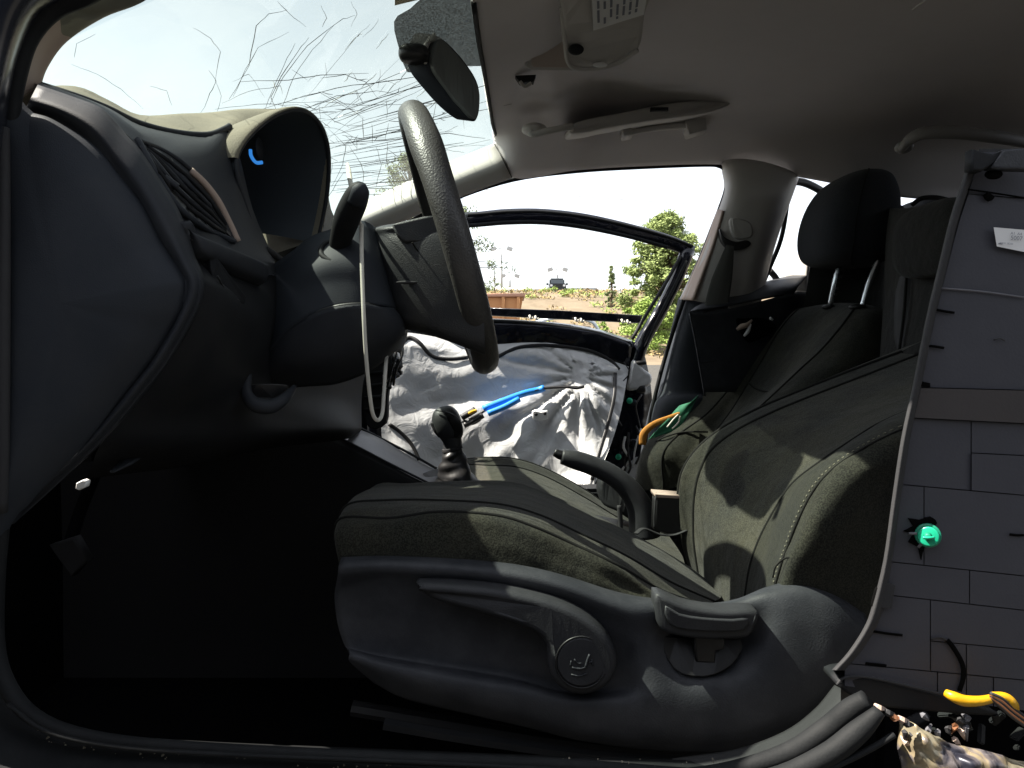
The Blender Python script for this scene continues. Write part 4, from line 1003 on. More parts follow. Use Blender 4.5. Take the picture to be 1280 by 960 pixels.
CRS = lambda u, v, p: Vector((-.6, -.6, .5)) * (noise.noise(Vector((p.x * 26, p.y * 14, p.z * 30))) * .0035 + noise.noise(p * 70) * .0012) * math.sin(min(1, max(0, v)) * math.pi)
skin('backrest_side', sub(g, 0, NR, 0, 12), M['fab'], ds); skin('backrest_insert', sub(g, 0, NR, 12, 24), M['insert'], ds, disp=CRS)
skin('backrest_bolster', sub(g, 0, NR, 24, 48), M['fab'], ds, disp=CRS)
for j, r_ in ((6, .0035), (12, .0028), (24, .002)):
    v, f_ = tube_data([r[j] for r in g], r_, 8); mesh('piping', v, f_, M['pipe'], ds)
v, f_ = tube_data([r[36] + Vector((-.001, -.001, 0)) for r in g[6:]], .0013, 6); mesh('piping', v, f_, M['pipe'], ds)
for i in range(8, NR - 8):                                     # stitches beside the bolster seam
    a, b = g[i][34], g[i][35]; n_ = Vector((-.5, -.75, .4)).normalized() * .0016
    d_ = (g[i + 1][35] - g[i][35]) * .4
    if i % 1 == 0:
        v, f_ = tube_data([b + n_, b + n_ + d_], .0007, 4); mesh('stitch', v, f_, M['stitch'], ds)
tube('piping', [(966, 722, .793), (970, 708, .79), (984, 697, .778), (1000, 702, .768)], .001, M['pipe'], ds, n=6)
# side trim: moulded shell with pocket
trim = [
    [(428, 700, .782), (424, 712, .772), (420, 740, .79), (424, 780, .79), (434, 812, .785), (437, 818, .77), (442, 826, .775), (470, 850, .79)],
    [(480, 699, .780), (478, 708, .766), (476, 726, .776), (476, 770, .785), (482, 820, .785), (486, 832, .766), (492, 846, .768), (510, 870, .785)],
    [(560, 702, .778), (558, 712, .762), (556, 732, .774), (556, 780, .783), (560, 832, .783), (564, 848, .762), (570, 868, .764), (585, 888, .782)],
    [(640, 709, .778), (640, 720, .760), (638, 742, .772), (638, 790, .782), (642, 846, .780), (646, 862, .760), (650, 888, .762), (660, 905, .78)],
    [(700, 722, .778), (704, 734, .758), (706, 756, .768), (706, 800, .780), (706, 862, .778), (708, 876, .758), (712, 906, .760), (720, 920, .778)],
    [(760, 741, .778), (764, 754, .756), (770, 780, .762), (776, 820, .770), (776, 860, .766), (772, 880, .752), (776, 916, .756), (784, 930, .775)],
    [(800, 750, .778), (803, 762, .756), (808, 790, .758), (812, 820, .756), (814, 850, .752), (815, 880, .748), (820, 916, .752), (830, 934, .775)],
    [(850, 755, .78), (851, 764, .765), (852, 792, .782), (855, 822, .776), (858, 850, .756), (860, 880, .748), (864, 916, .752), (870, 936, .775)],
    [(890, 758, .78), (890, 765, .766), (890, 796, .784), (893, 828, .776), (896, 852, .754), (900, 880, .748), (905, 916, .752), (910, 934, .775)],
    [(925, 752, .78), (926, 760, .766), (930, 796, .778), (936, 828, .760), (940, 852, .750), (946, 880, .748), (952, 906, .752), (958, 924, .775)],
    [(960, 738, .785), (962, 746, .765), (968, 776, .756), (972, 810, .750), (978, 845, .747), (985, 870, .747), (992, 892, .752), (998, 905, .775)],
    [(998, 731, .79), (1000, 740, .766), (1005, 768, .755), (1010, 800, .750), (1014, 830, .747), (1018, 850, .748), (1024, 868, .754), (1030, 876, .775)],
    [(1040, 745, .79), (1040, 753, .768), (1044, 775, .758), (1046, 800, .753), (1048, 820, .752), (1050, 832, .754), (1052, 842, .760), (1055, 850, .775)],
    [(1078, 768, .80), (1080, 776, .785), (1086, 790, .775), (1088, 805, .772), (1090, 815, .772), (1090, 825, .774), (1090, 832, .78), (1092, 838, .79)]]
g = grid([[P(*q) for q in r] for r in trim], 7, 6)
st_ = skin('side_trim', g, M['trimseat'], ds, thick=.004, offset=1)
lv = prism('height_lever', [(519, 731, .748), (535, 730, .744), (570, 732, .740), (620, 737, .738), (665, 746, .736), (705, 758, .735), (738, 776, .733), (762, 800, .732), (772, 825, .732), (768, 848, .733), (752, 864, .735), (728, 871, .737), (704, 864, .737), (688, 848, .736), (684, 828, .735), (684, 812, .735), (678, 800, .736), (664, 790, .737), (640, 780, .738), (600, 768, .741), (560, 757, .745), (535, 748, .748)], .035, M['lever'], ds, bev=.008, smooth_out=3, steps=4)
cv = [(727 + 31 * math.cos(2 * math.pi * k / 28), 828 + 31 * math.sin(2 * math.pi * k / 28), .7335) for k in range(28)]
rg = prism('lever_cap', cv, .012, M['lever'], lv, bev=.0022, smooth_out=1)
tube('cap_groove', [(727 + 32.2 * math.cos(2 * math.pi * k / 28), 828 + 32.2 * math.sin(2 * math.pi * k / 28), .7345) for k in range(29)], .0011, M['blackp'], lv, n=6, seg=2)
def mark(pts_, r=.0007): tube('seat_symbol', [(a, b, .7325) for a, b in pts_], r, M['trimseat'], lv, n=6, seg=3)
mark([(737, 818), (734, 826), (732, 834)], .0012); mark([(732, 834), (724, 836), (715, 834)], .0012); mark([(714, 826), (713, 832)]); mark([(718, 824), (722, 829), (727, 829)]); mark([(736, 828), (741, 827)]); mark([(740, 824), (741, 832)]); mark([(714, 843), (724, 845), (733, 842)])
rl = prism('recline_lever', [(820, 744, .742), (836, 748, .740), (856, 757, .738), (885, 763, .738), (915, 765, .738), (946, 764, .740), (949, 772, .740), (944, 785, .740), (936, 797, .742), (910, 800, .742), (876, 800, .742), (848, 796, .742), (826, 788, .742), (821, 768, .742)], .03, M['lever'], ds, bev=.005, smooth_out=2, steps=4)
prism('lever_face', [(832, 758, .7365), (850, 768, .735), (880, 773, .735), (916, 775, .735), (936, 774, .736), (930, 788, .737), (900, 790, .737), (860, 788, .737), (836, 780, .737)], .005, M['lever'], rl, bev=.002, smooth_out=2)
prism('lever_stem', [(868, 796, .752), (906, 798, .752), (906, 812, .752), (896, 814, .753), (894, 830, .755), (870, 828, .755)], .03, M['blackp'], ds, bev=.003, smooth_out=1)
prism('lever_pocket', [(828, 796, .764), (870, 800, .768), (926, 800, .762), (922, 822, .757), (905, 838, .752), (880, 846, .749), (852, 842, .75), (836, 826, .757)], .003, M['blackp'], ds, bev=.001, smooth_out=2)
tube('seat_rail', [(440, 885, .83), (560, 905, .83), (700, 928, .83), (860, 945, .83), (960, 945, .83)], .009, M['blackp'], ds, n=8, smooth=False, seg=3)
tube('seat_rail', [(480, 905, .80), (600, 925, .80), (750, 945, .80), (900, 955, .80)], .007, M['dashdark'], ds, n=6, smooth=False, seg=3)

for a in ([(560, 866, .762), (580, 870, .762), (596, 873, .762)], [(610, 872, .760), (640, 880, .759), (668, 884, .759)], [(650, 878, .759), (690, 884, .757), (716, 888, .757)], [(672, 886, .757), (700, 890, .756), (720, 889, .756)], [(500, 846, .766), (520, 853, .766), (536, 856, .766)]):
    tube('dried_mud', a, [.0006, .0028, .0006], M['dashtop'], ds, n=6, flat=.25, flat_dir=(0, 1, 0))
# pedals and debris in the footwell
pd = thing('brake_pedal', 'dark pedal pad deep in the black footwell', 'pedal')
prism('pedal_pad', [(60, 682, .95), (92, 672, .95), (108, 700, .95), (88, 722, .95)], .02, M['tunnel'], pd, bev=.004, smooth_out=1)
tube('pedal_arm', [(84, 690, .98), (100, 640, 1.0), (120, 590, 1.0)], .008, M['floor'], pd)
dc = thing('broken_clip', 'small white broken clip under the dashboard edge', 'clip')
prism('clip_body', [(95, 604, .66), (103, 600, .66), (108, 602, .66), (106, 609, .66), (98, 613, .66), (94, 611, .66)], .008, simple('clip_white', (.8, .8, .78), .4), dc, bev=.001, smooth_out=1)
tube('hanging_flap', [(140, 590, .7), (158, 578, .72), (175, 570, .74)], [.003, .008, .004], M['dash'], dc, n=8, flat=.4, flat_dir=(0, 0, 1))

# ================================================================== REAR SEAT, BELT, REAR DOOR TRIM
rs = thing('rear_bench', 'dark rear bench seat back behind the front head restraint', 'car seat')
g = grid([[P(*q) for q in r] for r in [
    [(1040, 258, 2.05), (1120, 256, 1.95), (1135, 262, 1.6), (1200, 262, 1.35), (1300, 262, 1.3)],
    [(1020, 300, 2.0), (1115, 300, 1.9), (1130, 300, 1.6), (1200, 300, 1.3), (1300, 300, 1.25)],
    [(1010, 380, 2.0), (1110, 380, 1.85), (1128, 380, 1.55), (1200, 380, 1.28), (1300, 380, 1.2)],
    [(990, 470, 2.0), (1100, 470, 1.8), (1124, 470, 1.5), (1200, 470, 1.25), (1300, 470, 1.2)],
    [(960, 600, 2.0), (1080, 600, 1.8), (1120, 600, 1.5), (1200, 600, 1.22), (1300, 600, 1.2)]]], 5, 5)
skin('backrest', g, M['rearseat'], rs, thick=.03)
prism('backrest_cover', [(1132, 346, 1.42), (1180, 344, 1.36), (1176, 400, 1.34), (1160, 428, 1.33), (1128, 436, 1.40)], .03, M['lip'], rs, bev=.006)
tube('bench_seam', [(1133, 345, 1.41), (1130, 390, 1.40), (1124, 440, 1.40)], .003, M['pipe'], rs, n=6)
g_h = thing('head_restraint', 'dark rear bench head restraint half hidden beside the grey panel', 'head restraint')
blob('cushion', P(1172, 300, 1.30), (.04, .11, .065), M['rearseat'], g_h, power=.6)
bb = blob('speck_bolt', P(1131, 300, 1.52), (.005, .005, .005), M['chrome'], rs)
tube('cable_trim', [(1140, 256, 1.9), (1152, 248, 1.88), (1170, 247, 1.85), (1192, 252, 1.8)], .006, M['lip'], rs)
sb = thing('seat_belt', 'grey seat belt running down from the passenger centre pillar', 'seat belt')
prism('belt_anchor', [(900, 286, 1.935), (906, 296, 1.93), (920, 302, 1.925), (934, 300, 1.93), (939, 305, 1.93), (930, 311, 1.925), (914, 312, 1.925), (903, 303, 1.93)], .02, M['blackp'], sb, bev=.003)
prism('anchor_cover', [(912, 276, 1.935), (920, 272, 1.93), (938, 278, 1.93), (941, 294, 1.93), (930, 299, 1.93), (917, 296, 1.93)], .02, M['pillar'], sb, bev=.005)
patch('belt_strap', [[(908, 306, 1.922), (912, 307, 1.92), (917, 308, 1.922)], [(899, 326, 1.918), (908, 328, 1.914), (916, 330, 1.918)], [(889, 350, 1.915), (902, 352, 1.91), (914, 354, 1.915)], [(882, 376, 1.91), (896, 378, 1.905), (910, 380, 1.91)], [(878, 400, 1.9), (892, 400, 1.9), (908, 400, 1.9)]], M['belt'], sb, thick=.002)
rdp = thing('rear_door_panel', 'dark grey rear door trim panel with a torn hole', 'door panel')
patch('panel_top', [[(862, 391, 1.885), (872, 384, 1.92), (890, 376, 1.99)], [(905, 384, 1.90), (915, 372, 1.94), (930, 362, 2.04)], [(955, 374, 1.94), (962, 361, 1.98), (970, 350, 2.1)], [(990, 368, 1.98), (1000, 356, 2.0), (1012, 342, 2.14)]], M['trimseat'], rdp, thick=.004)
patch('panel_face', [
    [(862, 391, 1.885), (880, 391, 1.89), (930, 382, 1.92), (990, 366, 1.98), (1010, 366, 2.02)],
    [(868, 420, 1.88), (882, 420, 1.885), (926, 414, 1.91), (985, 400, 1.97), (1010, 400, 2.02)],
    [(874, 454, 1.875), (886, 454, 1.88), (920, 447, 1.90), (980, 440, 1.96), (1010, 440, 2.02)],
    [(880, 490, 1.87), (890, 490, 1.875), (920, 490, 1.90), (980, 490, 1.96), (1010, 490, 2.02)]], M['trimseat'], rdp, thick=.004)
tube('panel_seam', [(874, 454, 1.87), (900, 450, 1.885), (928, 444, 1.905)], .002, M['lip'], rdp, n=6)
tube('panel_edge', [(862, 391, 1.88), (868, 420, 1.876), (874, 454, 1.87), (881, 495, 1.865)], .0022, M['trimseat'], rdp, n=6)
prism('torn_hole', [(920, 400, 1.90), (930, 398, 1.90), (955, 398, 1.93), (970, 410, 1.93), (940, 428, 1.905), (928, 420, 1.90)], .003, M['darkcloth'], rdp, bev=.0005, shift=(.3, 1, 0))
tube('torn_latch', [(921, 412, 1.885), (927, 408, 1.88), (934, 406, 1.88), (940, 400, 1.885)], [.004, .007, .006, .002], M['pillartan'], rdp, n=8, seg=3)
tube('torn_latch', [(930, 420, 1.88), (935, 414, 1.88), (938, 405, 1.88)], [.003, .005, .003], M['label'], rdp, n=8, seg=3)
tube('torn_latch', [(962, 397, 1.9), (966, 400, 1.9)], [.003, .003], M['label'], rdp, n=6, seg=2)

# ================================================================== PASSENGER DOOR (standing open)
pdr = thing('passenger_door', 'opened black passenger door stripped to its silver sheet, with no glass', 'car door')
def DY(px): return 2.34 + (px - 480) / 380 * .16
def D(px, py, o=0.0): return P(px, py, DY(px) + o)
fr = [(505, 300), (530, 286), (563, 277), (600, 274), (635, 271), (680, 271), (731, 277), (787, 289), (834, 302), (866, 314)]
tube('window_frame', [D(a, b) for a, b in fr], [PX(q, 2.5) for q in (8, 8, 8.5, 9, 9.5, 9.5, 9.5, 9, 8.5, 7)], M['gloss'], pdr, n=14, flat=.8, flat_dir=(0, 1, 0))
tube('frame_gasket', [D(a, b + 7, -.02) for a, b in fr[1:-1]], PX(2.5, 2.5), M['rubber'], pdr, n=8)
tube('frame_gasket', [D(a, b - 6, -.018) for a, b in fr[1:]], PX(2.0, 2.5), M['rubber'], pdr, n=8)
tube('rear_frame', [D(860, 312), D(845, 350), D(825, 390), D(802, 430), D(790, 470)], [PX(q, 2.5) for q in (9, 8, 8, 9, 9)], M['gloss'], pdr, n=12)
tube('rear_gasket', [D(851, 320, -.02), D(832, 354, -.02), D(811, 388, -.02), D(790, 424, -.02)], PX(2.2, 2.5), M['lip'], pdr, n=8)
tube('rear_gasket', [D(858, 326, -.03), D(842, 360, -.03), D(824, 396, -.03), D(806, 434, -.03)], PX(1.8, 2.5), M['rubber'], pdr, n=8)
# beltline rail and door top
prism('belt_rail', [D(600, 384, .08), D(700, 388, .08), D(803, 394, .08), D(800, 404, .08), D(700, 399, .08), D(600, 394, .08)], .03, M['gloss'], pdr, bev=.003, smooth_out=1)
for a, b in ((662, 397), (669, 398), (719, 400), (726, 401), (777, 402), (784, 403)):
    tube('rail_clip', [D(a, b - 3, .06), D(a + 1.5, b + 1.5, .055), D(a + 4, b, .06)], PX(1.3, 2.5), M['white'], pdr, n=6, seg=2)
patch('door_top', [
    [D(560, 398, .06), D(560, 401, -.01), D(560, 412, -.03), D(560, 440, -.015)], [D(612, 398, .06), D(612, 401, -.01), D(612, 410, -.03), D(612, 440, -.015)],
    [D(694, 403, .06), D(694, 406, -.01), D(694, 413, -.03), D(694, 440, -.015)], [D(745, 411, .06), D(745, 414, -.01), D(745, 420, -.03), D(745, 446, -.015)],
    [D(790, 425, .06), D(790, 428, -.01), D(790, 434, -.03), D(786, 460, -.015)]], M['gloss'], pdr, thick=.004)
tube('door_top_seal', [D(600, 401, -.02), D(650, 403, -.02), D(694, 408, -.02), D(745, 416, -.02), D(788, 430, -.02)], PX(2.5, 2.5), M['rubber'], pdr, n=8)
patch('door_shell', [[D(440, 400, .03), D(440, 520, .03), D(440, 700, .03)], [D(600, 402, .03), D(600, 520, .03), D(600, 720, .03)], [D(700, 408, .03), D(700, 520, .03), D(700, 730, .03)], [D(800, 430, .03), D(812, 520, .03), D(800, 740, .03)]], M['gloss'], pdr, thick=.03, offset=1)
# silver sheet with folds
NXs, NYs = 84, 70
bot = cr([Vector((478, 560, 0)), Vector((560, 640, 0)), Vector((640, 660, 0)), Vector((700, 650, 0)), Vector((738, 620, 0))], 21)
top = cr([Vector((470, 420, 0)), Vector((512, 416, 0)), Vector((600, 430, 0)), Vector((690, 428, 0)), Vector((786, 458, 0))], 21)
bot[-1].x = 735
gs = []
fc = Vector((728, 470, 0))
for i in range(len(top)):
    row = []
    for j in range(NYs + 1):
        t = j / NYs
        q = top[i] * (1 - t) + bot[i] * t
        q.x += 9 * math.sin(t * math.pi) * (i / len(top)) ** 3
        dx, dy = q.x - fc.x, q.y - fc.y
        ang = math.atan2(dy, dx); rad = math.hypot(dx, dy)
        # folds radiating from where the sheet is glued round the handle
        w = min(1, rad / 22) * math.exp(-rad / 150)
        h = (abs(math.sin(ang * 7.5 + 1.4 * noise.noise(Vector((q.x * .012, q.y * .012, 1))))) ** .85 - .5) * .022 * w
        h += (abs(math.sin(ang * 17 + 3 * noise.noise(Vector((q.x * .02, q.y * .02, 4))))) - .5) * .005 * w
        h += noise.noise(Vector((q.x * .016, q.y * .022, 2.5))) * .015 + noise.noise(Vector((q.x * .055, q.y * .05, 7))) * .003
        h += .022 * math.exp(-((q.x - 735) ** 2 / 900 + (q.y - 500) ** 2 / 900))
        # sagging swags low down
        sag = max(0, (q.y - 500) / 140)
        h += math.sin(q.x * .115 + 2.2 * noise.noise(Vector((q.x * .01, q.y * .02, 9)))) * .011 * sag * (q.x > 600)
        edge = min(1, i / 5, (len(top) - 1 - i) / 5, j / 5)
        row.append(D(q.x, q.y, -.020 - h * edge - .012 * edge - .13 * t - .13 * t * (i / len(top)) ** 1.5))
    gs.append(row)
sheet = skin('vapour_sheet', gs, M['sheet'], pdr)
sheet['label'] = 'wrinkled silver plastic vapour sheet'
def on_sheet(pts_, o=.012):
    out = []
    for a, b in pts_:
        best = None
        q = P(a, b, 1.0) - CAMP
        # nearest sheet vertex along the view line gives the depth there
        for r in gs[::2]:
            for v_ in r[::2]:
                w_ = v_ - CAMP; k = w_.dot(q) / q.dot(q); d_ = (w_ - q * k).length
                if best is None or d_ < best[0]: best = (d_, v_.y)
        out.append(P(a, b, best[1] - o))
    return out
tube('butyl_line', on_sheet([(503, 428), (512, 422), (524, 428), (540, 445), (562, 449), (585, 447)], .004), .006, M['wireblk'], pdr, n=8, flat=.4, flat_dir=(0, 1, 0))
tube('butyl_line', on_sheet([(622, 446), (650, 434), (690, 432), (735, 438), (762, 450), (774, 462)], .004), .006, M['wireblk'], pdr, n=8, flat=.4, flat_dir=(0, 1, 0))
tube('butyl_line', on_sheet([(769, 466), (768, 495), (760, 530), (748, 570), (740, 600)], .004), .006, M['wireblk'], pdr, n=8, flat=.4, flat_dir=(0, 1, 0))
tube('butyl_line', on_sheet([(486, 530), (500, 540), (514, 555), (524, 575)], .004), .006, M['wireblk'], pdr, n=8, flat=.4, flat_dir=(0, 1, 0))
tube('handle_cable', on_sheet([(586, 524), (600, 517), (614, 508), (640, 497), (664, 490), (684, 485), (708, 484), (722, 484)], .03), .0045, M['wireblk'], pdr, n=8)
tube('blue_sleeve', on_sheet([(604, 511), (630, 501), (655, 492), (672, 488), (680, 485)], .034), .0105, M['blue'], pdr, n=12)
tube('blue_sleeve', on_sheet([(610, 517), (630, 509), (649, 499)], .045), .0095, M['blue'], pdr, n=12)
tube('cable_end', on_sheet([(580, 532), (592, 526), (604, 519)], .05), .009, M['wireblk'], pdr, n=8)
tube('cable_end', on_sheet([(577, 522), (586, 517), (594, 512)], .05), .010, M['wireblk'], pdr, n=8)
tube('cable_end', on_sheet([(578, 526), (590, 529), (600, 524)], .045), .006, M['wireblk'], pdr, n=8)
tube('yellow_clip', on_sheet([(586, 517), (592, 514), (596, 513)], .064), .005, M['yellow'], pdr, n=8)
tube('cable_end', on_sheet([(708, 483), (720, 485), (730, 483)], .036), .005, M['lip'], pdr, n=8)
bq = on_sheet([(665, 514), (669, 512), (676, 514), (684, 513), (685, 523), (676, 526), (666, 524)], .04)
yb = min(v.y for v in bq); 
for v_ in bq: v_.y = yb
br = prism('handle_bracket', bq, .035, M['label'], pdr, bev=.003, smooth_out=1)
for a in ((670, 518), (681, 517)):
    blob('bracket_hole', P(a[0], a[1], yb - .001), (.005, .002, .005), M['wireblk'], br)
# rear end of the door: wires, green clips, pale foam piece
prism('foam_piece', [D(792, 450, -.04), D(806, 462, -.04), D(815, 470, -.04), D(812, 482, -.04), D(794, 488, -.04), D(784, 486, -.04), D(788, 468, -.04)], .03, M['sheet'], pdr, bev=.01)
prism('foam_piece', [D(783, 585, -.05), D(800, 572, -.05), D(800, 600, -.05), D(778, 600, -.05)], .03, M['sheet'], pdr, bev=.01)
for a, b in ((787, 501), (773, 571)):
    q = D(a, b, -.06)
    c_ = blob('green_clip', q, (.010, .008, .010), M['green'], pdr, n=8)
rw = random.Random(5)
for k in range(9):
    a = rw.uniform(776, 806); b = rw.uniform(452, 560)
    tube('wire', [D(a, b, -.05), D(a + rw.uniform(-9, 9), b + 14, -.06), D(a + rw.uniform(-9, 9), b + 30, -.05), D(a + rw.uniform(-12, 4), b + 48, -.05)], rw.choice([.002, .003, .004]), rw.choice([M['wireblk'], M['lip'], M['wireblk'], M['label']]), pdr, n=6, seg=4)
for k in range(7):
    a = rw.uniform(778, 804); b = rw.uniform(448, 600)
    blob('door_latch_piece', D(a, b, -.03), (rw.uniform(.01, .022), .012, rw.uniform(.006, .02)), rw.choice([M['gloss'], M['wireblk'], M['dash']]), pdr, power=.5, n=6)
# hinge side: hanging fuse wiring and dash end seen past the column
wc = thing('wiring_cluster', 'tangled black and white connectors hanging beside the steering column', 'wiring')
prism('dash_end_plate', [(454, 440, 1.92), (484, 428, 1.92), (500, 420, 1.92), (500, 462, 1.92), (486, 486, 1.92), (482, 530, 1.92), (456, 528, 1.92)], .03, M['lip'], wc, bev=.006)
for k in range(5): tube('plate_ridge', [(456, 452 + k * 15, 1.915), (470, 451 + k * 15, 1.91), (480, 449 + k * 15, 1.915)], .004, rw.choice([M['dashdark'], M['lip'], M['trimseat']]), wc, n=6)
for k in range(14):
    a = rw.uniform(481, 500); b = rw.uniform(426, 482)
    box('connector', P(a, b, 1.88 + rw.uniform(-.02, .02)), (rw.uniform(.008, .024), .02, rw.uniform(.010, .022)), rw.choice([M['blackp'], M['blackp'], M['label'], M['lip']]), wc, rot=(rw.uniform(-.6, .6),) * 3, bev=.002)
for k in range(5):
    a = rw.uniform(484, 500)
    tube('wire', [(a, 420, 1.86), (a + rw.uniform(-6, 4), 440, 1.85), (a + rw.uniform(-6, 4), 462, 1.85), (a - 8, 482, 1.86)], .003, rw.choice([M['wireblk'], M['label']]), wc, n=6)

# ================================================================== RIGHT HAND PANEL (foam-backed trim standing near the camera)
rp = thing('trim_panel', 'large grey trim panel with slit foam blocks along the right edge', 'trim panel')
YP = .60
left = [(1214, 190), (1204, 222), (1187, 274), (1173, 332), (1158, 395), (1148, 445), (1140, 485), (1131, 525), (1124, 562), (1114, 630), (1104, 701), (1090, 757), (1080, 784), (1060, 815), (1040, 837)]
def LX(y):
    for a, b in zip(left, left[1:]):
        if a[1] <= y <= b[1]: return a[0] + (b[0] - a[0]) * (y - a[1]) / (b[1] - a[1])
    return left[0][0] if y < left[0][1] else left[-1][0]
def PD(px, py, o=0.0):                                        # panel surface, bowed a little away at the left
    t = max(0, (px - 1040) / 300)
    return P(px, py, YP + .012 * t + .004 * math.sin((py - 190) / 650 * math.pi) + o)
rows = []
for k in range(41):
    y = 186 + (880 - 186) * k / 40
    x0 = LX(min(y, 836)) + 10
    rows.append([PD(x0 + (1400 - x0) * q / 10, y, .008) for q in range(11)])
skin('panel_back', rows, M['blackp'], rp)
# edge lip: rolled rim
lipg = []
for a, b in left:
    w = 12 if b < 750 else 16
    lipg.append([PD(a + 3, b, .03), PD(a, b, .006), PD(a + 2, b + .5, -.006), PD(a + w * .5, b + 1, -.008), PD(a + w * .85, b + 1, -.004), PD(a + w, b + 1.5, .008)])
skin('edge_lip', grid(lipg, 4, 4), M['lip'], rp)
# foam blocks between the slits: rows (y at left, y at right edge 1290), vertical cuts
H = {'a': (188, 190), 'b': (236, 249), 'c': (484, 488), 'd': (522, 530), 'e': (562, 570), 'f': (606, 620), 'g': (704, 721), 'h': (746, 764), 'i': (798, 813), 'j': (836, 851), 'k': (868, 890)}
BL = [('a', 'b', None, 1300), ('b', 'c', None, 1300), ('c', 'd', None, 1300), ('d', 'f', None, 1214), ('d', 'e', 1214, 1300), ('e', 'f', 1214, 1300),
      ('f', 'g', None, 1155), ('f', 'g', 1155, 1300), ('g', 'h', None, 1212), ('g', 'h', 1212, 1300), ('h', 'j', None, 1163), ('h', 'i', 1163, 1300), ('i', 'j', 1163, 1208), ('i', 'j', 1208, 1300),
      ('j', 'k', None, 1172), ('j', 'k', 1172, 1208), ('j', 'k', 1208, 1242), ('j', 'k', 1242, 1300)]
def slope(pair, x): return pair[0] + (pair[1] - pair[0]) * (x - 1130) / 160
rb = random.Random(3)
for ka, kb, a, b in BL:
    hi, lo = H[ka], H[kb]
    if True:
        g_ = []
        nx, ny = 6, 8; gp = 0.6
        for i in range(ny + 1):
            r = []
            for j in range(nx + 1):
                v = i / ny; u = j / nx
                yl = hi[0] + (lo[0] - hi[0]) * v
                xa = (LX(min(yl, 836)) + (11 if yl < 750 else 15)) if a is None else a + gp
                xb = b - gp
                x = xa + (xb - xa) * u
                y_0 = slope(hi, x) + gp; y_1 = slope(lo, x) - gp
                r.append((x, y_0 + (y_1 - y_0) * v))
            g_.append(r)
        pr = rb.uniform(-.0006, .0010)
        if ka == 'c': pr = .003
        tl = rb.uniform(-.0008, .0008)
        ring = [[PD(q[0], q[1], -pr + tl * (jj / nx - .5)) for jj, q in enumerate(r)] for r in g_]
        verts = [p for r in ring for p in r]; W_ = nx + 1
        faces = [(i * W_ + j, i * W_ + j + 1, (i + 1) * W_ + j + 1, (i + 1) * W_ + j) for i in range(ny) for j in range(nx)]
        per = [(0, j) for j in range(nx)] + [(i, nx) for i in range(ny)] + [(ny, j) for j in range(nx, 0, -1)] + [(i, 0) for i in range(ny, 0, -1)]
        base = len(verts)
        verts += [PD(g_[i][j][0], g_[i][j][1], .012) for i, j in per]
        for kk in range(len(per)):
            p0 = per[kk]; p1 = per[(kk + 1) % len(per)]; k2 = (kk + 1) % len(per)
            faces.append((p0[0] * W_ + p0[1], p1[0] * W_ + p1[1], base + k2, base + kk))
        mesh('foam_block', verts, faces, M['bpanel'] if ka != 'c' else M['band'], rp, False)
# label with print (the square code is left out)
def quadm(name, x0, y0, x1, y1, m, par, o):
    sl = .09
    return mesh(name, [PD(x0, y0 + (x0 - 1243) * sl, o), PD(x1, y0 + (x1 - 1243) * sl, o), PD(x1 + (0), y1 + (x1 - 1243) * sl, o), PD(x0 + 0, y1 + (x0 - 1243) * sl, o)], [(0, 1, 2, 3)], m, par, False)
lab = mesh('paper_label', [PD(1242, 284, -.004), PD(1300, 289, -.004), PD(1300, 319, -.004), PD(1246, 308, -.004)], [(0, 1, 2, 3)], M['label'], rp, False)
quadm('print_block', 1248, 303.5, 1253, 304.6, M['inkblue'], lab, -.0046)
def text(s, x, y, h, par, m=M['ink']):
    c = bpy.data.curves.new('print', 'FONT'); c.body = s; c.size = PX(h, YP); c.extrude = 0
    o = bpy.data.objects.new('label_print', c); COL.objects.link(o)
    o.data.materials.append(m)
    q = PD(x, y, -.0050)
    o.location = q; o.rotation_euler = (R(90), R(5), 0); o.parent = par
text('A1  A4', 1263, 293, 5, lab, M['inkblue']); text('5007', 1263, 299.5, 7.5, lab, M['inkblue']); text('A0031 58200', 1249, 304.5, 3.2, lab, M['inkblue'])
# short slits and scuffs
def slit(pts_, r=.0012, m='darkcloth'): tube('slit', [PD(a, b, -.002) for a, b in pts_], r, M[m], rp, n=6, seg=3, flat=.3, flat_dir=(0, 1, 0))
slit([(1155, 432), (1168, 433), (1180, 435)]); slit([(1205, 236), (1240, 241), (1285, 248)], .0008); slit([(1165, 386), (1180, 389), (1193, 391)]); slit([(1262, 668), (1270, 669), (1280, 669)]); slit([(1091, 789), (1110, 792), (1128, 794)]); slit([(1082, 829), (1100, 831), (1108, 832)])
slit([(1172, 360), (1200, 362), (1232, 365), (1282, 372)], .0009, 'greyside'); slit([(1242, 425), (1250, 423), (1256, 426)], .0006, 'lip')
slit([(1184, 800), (1192, 810), (1203, 830), (1204, 848), (1199, 864)], .0022); slit([(1164, 799), (1176, 797), (1186, 802)], .0008, 'lip'); slit([(1232, 242), (1236, 248), (1240, 244)], .003)
slit([(1098, 735), (1094, 748), (1092, 758)], .0028)
prism('panel_tab', [PD(1104, 726, -.006), PD(1120, 732, -.006), PD(1115, 761, -.006), PD(1098, 760, -.006)], .006, M['lip'], rp, bev=.001, smooth_out=1, shift=(0, 1, 0))
prism('tab_pocket', [PD(1150, 476, -.002), PD(1163, 479, -.002), PD(1163, 484, -.002), PD(1148, 482, -.002)], .003, M['darkcloth'], rp, bev=.0005, smooth_out=1)
